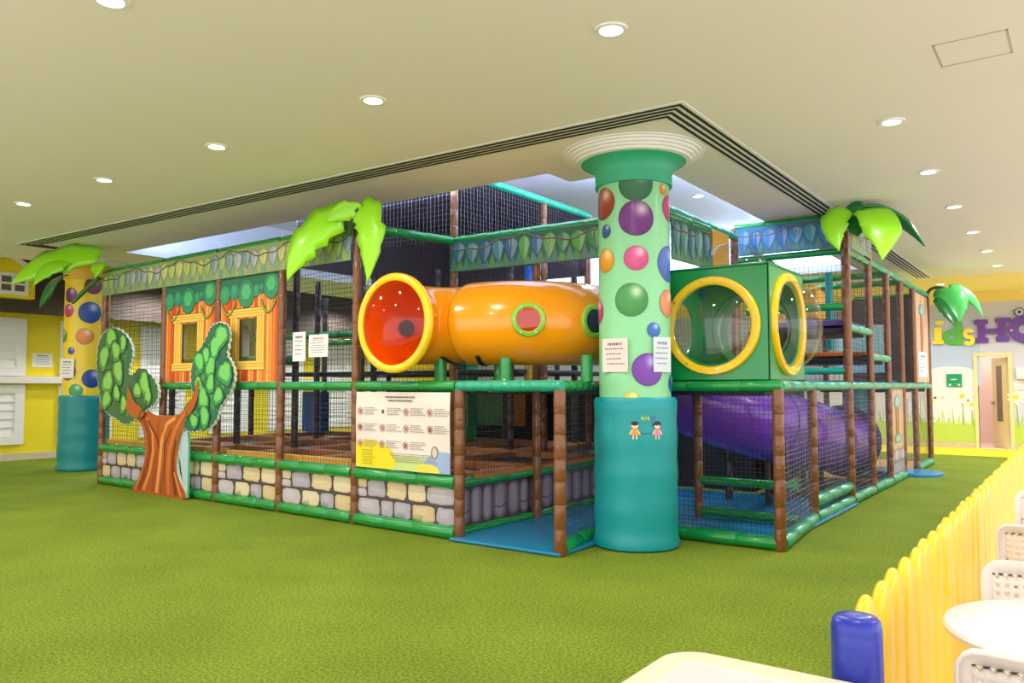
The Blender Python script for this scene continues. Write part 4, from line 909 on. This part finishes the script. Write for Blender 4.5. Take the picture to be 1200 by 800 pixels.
# ------------------------------------------------------------------ orange crawl tube
tube = empty('crawl_tube', (-4.9, 6.05, 1.5), 'bright orange plastic crawl tube with a yellow-rimmed open end and green portholes', 'crawl tube')
TC = 2.0; yc = 6.05
RXC, RYC = -5.33, 5.47
b = MB(); mc = V((-4.93, 5.65, TC)); pth = [V((-4.8, yc, TC)), V((-4.86, yc, TC)), V((-4.9, yc, TC))]; rd_ = [.39, .375, .366]
for i in range(0, 15): an = radians(90*i/14); pth.append(mc+V((-.4*sin(an), .4*cos(an), 0))); rd_.append(.37+.02*(i/14)**2)
for y_, r_ in ((5.62, .396), (5.57, .41), (5.53, .43), (5.5, .45), (5.48, .455)): pth.append(V((RXC, y_, TC))); rd_.append(r_)
b.tube(pth, rd_, 56, False); b.build('mouth_elbow', M['orange'], tube, solid=.012, angle=60)
b = MB(); ec = V((-4.75, 6.8, TC)); path = [V((-4.825, yc, TC)), V((-4.8, yc, TC))]; rad = [.388, .397]
for i in range(15): an = radians(90*i/14); path.append(ec+V((.75*sin(an), -.75*cos(an), 0))); rad.append(.397)
path += [V((-4.0, 6.9, TC)), V((-4.0, 7.3, TC))]; rad += [.397, .38]
b.tube(path, rad, 56, False); b.build('elbow', M['orange'], tube, solid=.012, angle=60)
b = MB(); b.lathe((RXC, RYC, TC), [(.405, .01), (.405, -.022), (.42, -.034), (.465, -.034), (.478, -.02), (.478, .02), (.405, .01)], 64, 'y'); ring = b.build('rim', M['yellow_pl'], tube, angle=50, label='yellow rim')
for k in range(12): w = 2*pi*k/12; q = V((RXC+.435*cos(w), RYC-.032, TC+.435*sin(w))); b = MB(); b.tube([q, q-V((0, .006, 0))], .009, 8); b.build('bolt', M['steel'], ring)
b = MB(); b.lathe((RXC, RYC, TC), [(.41, -.01), (.36, -.045), (.27, -.08), (.15, -.1), (.001, -.107)], 48, 'y'); b.build('end_window', clear('orange_clear_plastic', '#ffb48c', .04), tube, label='clear orange-tinted end window')
def porthole(th_deg, glass, lab):
    an = radians(th_deg); n = V((sin(an), -cos(an), 0)); u = V((cos(an), sin(an), 0)); c = V((ec.x, ec.y, TC))+n*1.15; z = V((0, 0, 1))
    b = MB(); N = 36; prof = [(.108, -.05), (.108, .012), (.12, .022), (.15, .02), (.158, .006), (.158, -.06)]; vs = []
    for r, h in prof:
        for j in range(N): w = 2*pi*j/N; q = c+u*(r*cos(w))+z*(r*sin(w))+n*h; q -= n*(.0+((r*sin(w))**2)*1.3) ; vs.append(q)
    b.add(vs, [(i*N+j, i*N+(j+1) % N, (i+1)*N+(j+1) % N, (i+1)*N+j) for i in range(len(prof)-1) for j in range(N)])
    o = b.build('porthole', M['lime_pl'], tube, label=lab)
    b = MB(); b.poly([c+u*(.11*cos(t_))+z*(.11*sin(t_))+n*(.014-((.11*sin(t_))**2)*1.3) for t_ in [2*pi*i/30 for i in range(30)]]); b.build('porthole_pane', glass, o, smooth=False)
    for k in range(6):
        w = 2*pi*(k+.0)/6; q = c+u*(.134*cos(w))+z*(.134*sin(w))+n*(.022-((.134*sin(w))**2)*1.3); b = MB(); b.tube([q, q+n*.006], .009, 8); b.build('bolt', M['steel'], o)
redp = mat('dark_red_window', '#b8321c', .12, .6); bluepn = mat('dark_blue_window', '#2a3050', .12, .6)
porthole(37, redp, 'green porthole with red pane'); porthole(70, bluepn, 'green porthole with dark pane')
for x0, s_ in ((-4.93, -1), (-4.66, 1)):
    b = MB(); vs = []; n = 12
    for i in range(n+1):
        t_ = i/n; an = radians(-128+58*t_); x = x0+s_*(-.16*(t_-.5)); vs += [(x-.022, yc+.408*cos(an), TC+.408*sin(an)), (x+.022, yc+.408*cos(an), TC+.408*sin(an))]
    b.add(vs, [(2*i, 2*i+1, 2*i+3, 2*i+2) for i in range(n)]); b.build('strap', M['blackpl'], tube, solid=.008)
for x, y in ((-5.1, 5.88), (-4.35, 5.93), (-4.66, 6.25)):
    b = MB(); b.tube([(x, y, 1.44), (x, y, 1.5), (x, y, 1.66)], [.07, .055, .055], 16); b.build('support_stub', M['green'], tube)
b = MB(); b.tube([(-3.67, 6.25, 1.44), (-3.67, 6.25, 1.68)], .055, 14); b.build('support_stub', M['green'], tube)
b = MB(); b.tube([(-5.628, 5.942, 1.985), (-5.600, 5.930, 1.985)], .085, 28); b.build('inner_porthole', mat('dark_porthole', '#453038', .2, .3), tube, label='dark round window on the inner wall')

# ------------------------------------------------------------------ green bubble cube
cube = empty('bubble_cube', (-2.75, 7.4, 1.45), 'green plastic viewing cube with yellow-rimmed clear domes, on the mid rail right of the column', 'viewing cube')
qx0, qx1, qy0, qy1, qz0, qz1 = -3.24, -2.2, 6.86, 7.9, 1.455, 2.47
def holeplate(c, ua, va, n, s, r, th):
    c, ua, va, n = V(c), V(ua), V(va), V(n); N = 64; b = MB(); vs = []
    for off in (0, -th):
        for j in range(N):
            w = 2*pi*j/N+pi/4; cu, cv = cos(w), sin(w); k = s/max(abs(cu), abs(cv)); vs.append(c+ua*cu*k+va*cv*k+n*off)
        for j in range(N): w = 2*pi*j/N+pi/4; vs.append(c+ua*cos(w)*r+va*sin(w)*r+n*off)
    fs = []
    for j in range(N):
        k = (j+1) % N; fs += [(j, k, N+k, N+j), (2*N+k, 2*N+j, 3*N+j, 3*N+k), (N+j, N+k, 3*N+k, 3*N+j), (k, j, 2*N+j, 2*N+k)]
    b.add(vs, fs); return b
cc = V(((qx0+qx1)/2, (qy0+qy1)/2, (qz0+qz1)/2)); hs = .52
X_, Y_, Z_ = V((1, 0, 0)), V((0, 1, 0)), V((0, 0, 1))
sh = MB()
for (c, ua, va, n, r) in ((cc-Y_*hs, X_, Z_, -Y_, .37), (cc+X_*hs, Y_, Z_, X_, .37), (cc+Z_*(hs-.01), X_, Y_, Z_, .37), (cc+Y_*hs, -X_, Z_, Y_, .37), (cc-X_*hs, -Y_, Z_, -X_, .25), (cc-Z_*hs, Y_, X_, -Z_, .02)):
    q = holeplate(c, ua, va, n, hs, r, .02); sh.add(q.v, q.f)
bmsh = sh.build('shell', M['green_pl'], cube, smooth=False, bevel=.006)
def ringdome(c, ua, va, n, r, dome, lab, rimmat=None):
    rimmat = rimmat or M['yellow_pl']
    c, ua, va, n = V(c), V(ua), V(va), V(n); N = 56
    def surf(prof):
        b = MB(); vs = [c+(ua*cos(2*pi*j/N)+va*sin(2*pi*j/N))*rr_+n*h for rr_, h in prof for j in range(N)]
        b.add(vs, [(i*N+j, i*N+(j+1) % N, (i+1)*N+(j+1) % N, (i+1)*N+j) for i in range(len(prof)-1) for j in range(N)]); return b
    o = surf([(r-.075, -.02), (r-.075, .03), (r-.06, .042), (r-.01, .042), (r, .03), (r, .0)]).build('rim', rimmat, cube, label=lab)
    d_ = [(r-.07, .035)]+[((r-.07)*cos(t_), .035+dome*sin(t_)) for t_ in [pi/2*i/10 for i in range(1, 10)]]+[(.002, .035+dome)]
    surf(d_).build('dome', M['clear'], o, label='clear plastic dome')
    for k in range(8): w = 2*pi*k/8+.2; q = c+(ua*cos(w)+va*sin(w))*(r-.035)+n*.04; b = MB(); b.tube([q, q+n*.008], .009, 8); b.build('bolt', M['steel'], o)
ringdome(cc-Y_*hs+V((.0, 0, -.02)), X_, Z_, -Y_, .445, .06, 'yellow rim facing the lawn')
ringdome(cc+X_*hs+V((0, 0, .0)), Y_, Z_, X_, .47, .26, 'yellow rim facing right')
ringdome(cc+Z_*(hs-.01), X_, Y_, Z_, .40, .26, 'clear rim on top', M['clear'])
b = MB(); b.tube([cc+Y_*.5+Z_*0, cc+Y_*.9], .4, 40, False); b.build('link_tube', M['green_pl'], cube, solid=.012)

# ------------------------------------------------------------------ purple slide
sl = empty('tube_slide', (-3.0, 9.5, 0), 'purple plastic tube slide sloping down inside the netting', 'slide')
pts = [V((-4.05, 8.25, 1.5)), V((-3.52, 8.55, 1.22)), V((-3.14, 9.0, 1.03)), V((-2.95, 9.55, .9)), V((-2.84, 10.3, .78)), V((-2.82, 11.2, .68)), V((-2.82, 11.9, .63))]
path = []
for i in range(len(pts)-1):
    p0, p1, p2, p3 = pts[max(i-1, 0)], pts[i], pts[i+1], pts[min(i+2, len(pts)-1)]
    for k in range(6):
        t_ = k/6; path.append(.5*((2*p1)+(p2-p0)*t_+(2*p0-5*p1+4*p2-p3)*t_*t_+(3*p1-p0-3*p2+p3)*t_**3))
path.append(pts[-1]); rad = [.42]*len(path)
for i in (15, 16, 24, 25): rad[i] = .42 if i % 2 else .434
b = MB(); b.tube(path, rad, 40, False); b.build('chute', M['purple_pl'], sl, solid=.014, angle=60)
b = MB(); b.tube([path[-1], path[-1]+V((0, .04, -.004)), path[-1]+V((0, .1, -.01))], [.43, .5, .5], 40, False); b.build('end_flange', M['dark_purple'], sl, solid=.012)
for i in (15, 24): d_ = (path[i+1]-path[i]).normalized(); b = MB(); b.tube([path[i], path[i]+d_*.012], .43, 40, False); b.build('joint_ring', M['dark_purple'], sl, solid=.01)
for i in range(9, 31, 3):
    p = path[i]; b = MB(); b.tube([p+V((.1, 0, .405)), p+V((.1, 0, .425))], .014, 8); b.build('bolt', M['blackpl'], sl)
for (x, y, z1) in ((-3.0, 9.2, .52), (-2.85, 10.9, .29)):
    b = MB(); b.tube([(x, y, .02), (x, y, z1+.03)], .035, 12); b.build('leg', M['dark'], sl)

# ------------------------------------------------------------------ wall lettering, sign, box
sign = empty('wall_lettering', (-1.6, YB-.01, 2.3), 'raised green, yellow and purple lettering with two round eyes on the back wall', 'sign')
def letter(polys, col, name, off=0, x=0, lab=None):
    a = Art(planar((x, YB-.012, 0), (1, 0, 0), (0, -1, 0)))
    for k, (P_, c) in enumerate(polys):
        a2 = Art(lambda u, v, w, k=k: V((x+u, YB-.05-off-k*.004-w, v)))
        a2.board(P_, c or col, .03); n = len(a.v); a.v += [tuple(q) for q in a2.v]; a.f += [[i+n for i in f] for f in a2.f]; a.c += a2.c; a.fm += a2.fm
    a.build(name, M['print'], sign, smooth=False, label=lab)
def rr(u0, v0, u1, v1, r=.03):
    pts = []
    for cx_, cy_, a0 in ((u1-r, v0+r, -90), (u1-r, v1-r, 0), (u0+r, v1-r, 90), (u0+r, v0+r, 180)):
        for k in range(5): t_ = radians(a0+22.5*k); pts.append((cx_+r*cos(t_), cy_+r*sin(t_)))
    return pts
def el(cx_, cy_, a_, b_, n=28): return [(cx_+a_*cos(2*pi*i/n), cy_+b_*sin(2*pi*i/n)) for i in range(n)]
def arc(cx_, cy_, r, w, a0, a1, n=14):
    o_ = [(cx_+(r+w/2)*cos(t_), cy_+(r+w/2)*sin(t_)) for t_ in [radians(a0+(a1-a0)*i/n) for i in range(n+1)]]
    i_ = [(cx_+(r-w/2)*cos(t_), cy_+(r-w/2)*sin(t_)) for t_ in [radians(a1+(a0-a1)*i/n) for i in range(n+1)]]
    return o_+i_
# K (mostly behind the frame)
letter([(rr(-3.42, 2.35, -3.27, 2.95), None), ([(-3.3, 2.6), (-3.08, 2.95), (-2.93, 2.95), (-3.15, 2.62), (-2.92, 2.35), (-3.08, 2.35), (-3.3, 2.56)], None)], '#c8467a', 'letter')
letter([(rr(-2.8, 2.36, -2.64, 2.75), None), (rr(-2.84, 2.36, -2.6, 2.45), None), (el(-2.68, 2.85, .09, .06), None)], '#f4de3a', 'letter', lab='yellow letter i')
letter([(arc(-2.44, 2.52, .12, .12, 0, 359.9, 32), None), (rr(-2.37, 2.33, -2.23, 2.88), None), (rr(-2.42, 2.78, -2.25, 2.88), None)], '#56b848', 'letter', lab='green letter d')
letter([(arc(-2.1, 2.575, .075, .09, 20, 270), None), (arc(-2.1, 2.43, .075, .09, -160, 90), None), (rr(-2.13, 2.49, -2.06, 2.53, .01), None)], '#f2e24a', 'letter', .02, lab='yellow letter s')
letter([(rr(-1.93, 2.38, -1.78, 2.86), None), (rr(-2.0, 2.36, -1.72, 2.48), None), (rr(-2.0, 2.78, -1.72, 2.89), None), (rr(-1.53, 2.38, -1.38, 2.9), None), (rr(-1.58, 2.38, -1.32, 2.5), None), (rr(-1.58, 2.8, -1.28, 2.91), None), (rr(-1.8, 2.56, -1.5, 2.68), None)], '#6a3fae', 'letter', lab='purple letter H')
letter([(arc(-1.05, 2.64, .2, .2, 0, 359.9, 36), None), ([(-1.3, 2.5), (-1.15, 2.4), (-.95, 2.25), (-.72, 2.26), (-.62, 2.36), (-.8, 2.34), (-.95, 2.44), (-1.05, 2.5)], None), (el(-1.28, 2.62, .025, .02), '#e8d0f0'), (el(-.86, 2.62, .025, .02), '#e8d0f0')], '#6a3fae', 'letter', .02, lab='purple letter Q with a curling tail')
letter([(el(-1.12, 3.02, .1, .1), '#5a5f9a'), (el(-1.12, 3.02, .075, .075), '#c8d0ec'), (el(-1.12, 3.02, .035, .035), '#2a2f5a')], '#5a5f9a', 'eye'); letter([(el(-.88, 3.0, .1, .1), '#5a5f9a'), (el(-.88, 3.0, .075, .075), '#c8d0ec'), (el(-.88, 3.0, .035, .035), '#2a2f5a')], '#5a5f9a', 'eye')
a = Art(planar((0, YB-.03, 0), (1, 0, 0), (0, -1, 0))); a.board([(-2.58, 1.38), (-2.27, 1.38), (-2.27, 1.67), (-2.58, 1.67)], '#0e9a6c', .02)
a.stroke([(-2.49, 1.545), (-2.37, 1.55)], .02, '#d8f0e0', .002); a.ell(-2.51, 1.43, .028, .028, '#d8e8c8', .002); a.ell(-2.33, 1.43, .028, .028, '#e0c8c0', .002); a.ell(-2.51, 1.45, .012, .012, '#2a5a3a', .003); a.ell(-2.33, 1.45, .012, .012, '#8a4a3a', .003)
tag(a.build('wall_plaque', M['matte_print'], smooth=False), 'small green square plaque on the mural wall left of the open door', 'sign')
b = MB(); b.box((-1.22, YB-.12, 1.55), (-.98, YB-.01, 1.8)); b.box((-1.2, YB-.14, 1.58), (-1.0, YB-.12, 1.68)); tag(b.build('dispenser', M['white'], bevel=.02), 'white wall dispenser right of the open door', 'dispenser')
notice(planar((0, YB-.02, 0), (1, 0, 0), (0, -1, 0)), -1.28, 1.32, -.98, 1.5, 'paper_notice', 'white paper below the dispenser on the back wall', seed=15)

# ------------------------------------------------------------------ fence, blue post, tables, chairs
FX = -.53
fence = empty('picket_fence', (FX, 5.5, 0), 'bright yellow picket fence with rounded tops running along the lawn', 'fence')
b = MB(); N = 20; vs = []; hs_ = [0, .3, .6, .66, .7, .73, .755, .775, .79, .799, .803]
for z in hs_:
    t_ = max(0, (z-.70)/.104); k = sqrt(max(0.0004, 1-t_*t_))
    wd_, tk = .101*k, .03*(.5+.5*k)*k**.5
    for j in range(N): w = 2*pi*j/N; vs.append((FX+tk*cos(w), 2.25+wd_*sin(w), z))
b.add(vs, [(i*N+j, i*N+(j+1) % N, (i+1)*N+(j+1) % N, (i+1)*N+j) for i in range(len(hs_)-1) for j in range(N)]+[[(len(hs_)-1)*N+j for j in range(N)]])
pk = b.build('picket', M['fence'], fence, angle=80)
for i in range(1, 46): c = pk.copy(); C.objects.link(c); c.parent = fence; c.location = (.004*((i*7) % 3-1), .207*i, 0)
for z in (.22, .5): b = MB(); b.box((FX-.06, 2.2, z-.04), (FX-.035, 11.6, z+.04)); b.build('fence_rail', M['fence'], fence, bevel=.008)
b = MB(); r = .057; b.lathe((-.458, 2.03, 0), [(r*.98, 0), (r, .1), (r, .4), (r*1.01, .7), (r, .83), (r*.93, .848), (r*.8, .856), (r*.4, .86), (.001, .858)], 28)
tag(b.build('padded_post', M['bluepost']), 'royal blue padded post at the near end of the yellow fence', 'post')
def round_table(x, y, lab, r=.365):
    t = empty('round_table', (x, y, 0), lab, 'table', 'white cafe tables')
    b = MB(); b.lathe((x, y, 0), [(.001, .73), (r-.02, .73), (r-.006, .727), (r, .718), (r-.004, .704), (r-.03, .7), (.001, .7)], 56); b.build('table_top', M['tabletop'], t)
    b = MB(); b.lathe((x, y, 0), [(.04, .7), (.03, .66), (.028, .12), (.05, .06)], 20); b.build('pedestal', M['white'], t)
    b = MB()
    for k in range(4):
        w = k*pi/2+.4; b.tube([(x, y, .1), (x+.15*cos(w), y+.15*sin(w), .07), (x+.28*cos(w), y+.28*sin(w), .015)], [.028, .024, .016], 10)
    b.build('base', M['white'], t); return t
T1 = round_table(0.0, 2.70, 'round white cafe table right of the yellow fence, nearest one')
T2 = copy_tree(T1); T2.location = (.1, 4.93, 0); T2['label'] = 'second round white cafe table behind the first one, at the right edge'
# chair, built facing -Y with its origin under the seat
def chair_master():
    t = empty('cafe_chair', (0, 0, 0), 'x', 'chair', 'white perforated plastic chairs')
    b = MB(); nx, ny, w, h = 14, 9, .37, .24; z0 = .5
    def S(u, v):    # u,v metres on the backrest -> 3D
        return V((u, .2+.06*(v/.3)-.5*u*u*.8, z0+v))
    cw, chh = w/nx, h/ny; r = .0058; per = []
    for i in range(nx):
        for j in range(ny):
            cu, cv = -w/2+cw*(i+.5), .03+chh*(j+.5); o = []; q = []
            for k in range(8):
                t_ = k*pi/4; cu_, sv_ = cos(t_), sin(t_); m_ = max(abs(cu_), abs(sv_)); o.append(S(cu+cu_/m_*cw/2, cv+sv_/m_*chh/2)); q.append(S(cu+r*cu_, cv+r*sv_))
            b.add(o+q, [(k, (k+1) % 8, 8+(k+1) % 8, 8+k) for k in range(8)])
    per = [(-w/2+w*i/14, .03) for i in range(14)]+[(w/2, .03+h*i/10) for i in range(10)]+[(w/2-w*i/14, .03+h) for i in range(14)]+[(-w/2, .03+h-h*i/10) for i in range(10)]
    out = []
    W2, V0, V1, rc = .215, -.04, .305, .05
    for u, v in per:
        uu = u*W2/(w/2); vv = V0+(v-.03)/h*(V1-V0)
        dx_, dz_ = abs(uu)-(W2-rc), vv-(V1-rc)
        if dx_ > 0 and dz_ > 0:
            m_ = sqrt(dx_*dx_+dz_*dz_)
            if m_ > rc or True: k = rc/max(m_, 1e-6) if m_ > rc else 1; uu = (1 if uu > 0 else -1)*(W2-rc+dx_*k); vv = V1-rc+dz_*k
        out.append((uu, vv))
    P1 = [S(*p) for p in per]; P2 = [S(*p) for p in out]; n = len(per)
    P3 = [p+V((0, .028, 0)) for p in P2]
    b.add(P1+P2+P3, [(i, (i+1) % n, n+(i+1) % n, n+i) for i in range(n)]+[(n+i, n+(i+1) % n, 2*n+(i+1) % n, 2*n+i) for i in range(n)])
    b.weld(4).build('backrest', M['chair'], t, solid=.009, angle=60)
    b = MB(); pts = smooth2d([(-.23, -.16), (.23, -.16), (.22, .2), (-.22, .2)], 3); n = len(pts)
    b.add([(x, y, .455-.02*(y < -.15)) for x, y in pts]+[(x*.9, y*.9, .44) for x, y in pts]+[(x, y, .42) for x, y in pts], [(i, (i+1) % n, n+(i+1) % n, n+i) for i in range(n)]+[[n+i for i in range(n)]]+[(2*n+i, 2*n+(i+1) % n, (i+1) % n, i) for i in range(n)]+[[2*n+i for i in range(n)][::-1]])
    b.build('seat', M['chair'], t, angle=50)
    for sx in (-1, 1):
        for sy in (-1, 1):
            b = MB(); top = V((sx*.18, sy*.16, .44)); bt = V((sx*.22, sy*.22, 0)); b.tube([top, (top+bt)/2, bt], [.028, .022, .016], 10); b.build('leg', M['chair'], t)
        b = MB(); b.tube([V((sx*.2, .18, .43)), V((sx*.225, .185, .5)), V((sx*.235, .2, .62))], [.022, .02, .012], 10); b.build('back_support', M['chair'], t)
    return t
ch = chair_master(); ch.location = (-.09, 2.92, 0); ch['label'] = 'white perforated chair beyond the nearest round table, facing the camera'
def place(x, y, rz, lab): c = copy_tree(ch); c.location = (x, y, 0); c.rotation_euler = (0, 0, rz); c['label'] = lab
place(-.045, 2.35, pi, 'white perforated chair in the bottom right corner, its back to the camera')
place(-.116, 4.30, pi, 'white perforated chair at the second table, back turned to the nearest table')
place(-.128, 5.15, 0, 'farthest white perforated chair, beyond the second round table')
# near table with raised cream rim
t = empty('rectangular_table', (-.1, 1.3, 0), 'white table with cream rim cut by the bottom edge', 'table')
def rrect(x0, y0, x1, y1, r, z, n=8):
    pts = []
    for cx_, cy_, a0 in ((x1-r, y0+r, -90), (x1-r, y1-r, 0), (x0+r, y1-r, 90), (x0+r, y0+r, 180)):
        for k in range(n+1): t_ = radians(a0+90*k/n); pts.append((cx_+r*cos(t_), cy_+r*sin(t_), z))
    return pts
x0, y0, x1, y1 = -.875, .75, .3, 1.935
loops = [rrect(x0+.01, y0+.01, x1-.01, y1-.01, .09, .69), rrect(x0, y0, x1, y1, .1, .705), rrect(x0, y0, x1, y1, .1, .725), rrect(x0+.006, y0+.006, x1-.006, y1-.006, .095, .733), rrect(x0+.055, y0+.055, x1-.055, y1-.055, .03, .733), rrect(x0+.06, y0+.06, x1-.06, y1-.06, .025, .727)]
b = MB(); n = len(loops[0]); b.add([p for l in loops for p in l], [(i*n+j, i*n+(j+1) % n, (i+1)*n+(j+1) % n, (i+1)*n+j) for i in range(len(loops)-1) for j in range(n)]); b.build('rim', M['rim'], t)
b = MB(); b.add(loops[-1], [list(range(n))]); b.build('table_top', M['tabletop'], t, smooth=False)
for x in (x0+.12, x1-.12):
    for y in (y0+.12, y1-.12): b = MB(); b.tube([(x, y, 0), (x, y, .69)], .022, 14); b.build('leg', M['white'], t)

# ------------------------------------------------------------------ light and view
w = bpy.data.worlds.new('world'); bpy.context.scene.world = w; w.use_nodes = True
w.node_tree.nodes['Background'].inputs[0].default_value = (1.0, .97, .93, 1); w.node_tree.nodes['Background'].inputs[1].default_value = 2.0
vs_ = bpy.context.scene.view_settings; vs_.view_transform = 'Standard'; vs_.look = 'None'; vs_.gamma = 1; vs_.use_curve_mapping = False; vs_.exposure = 0.16
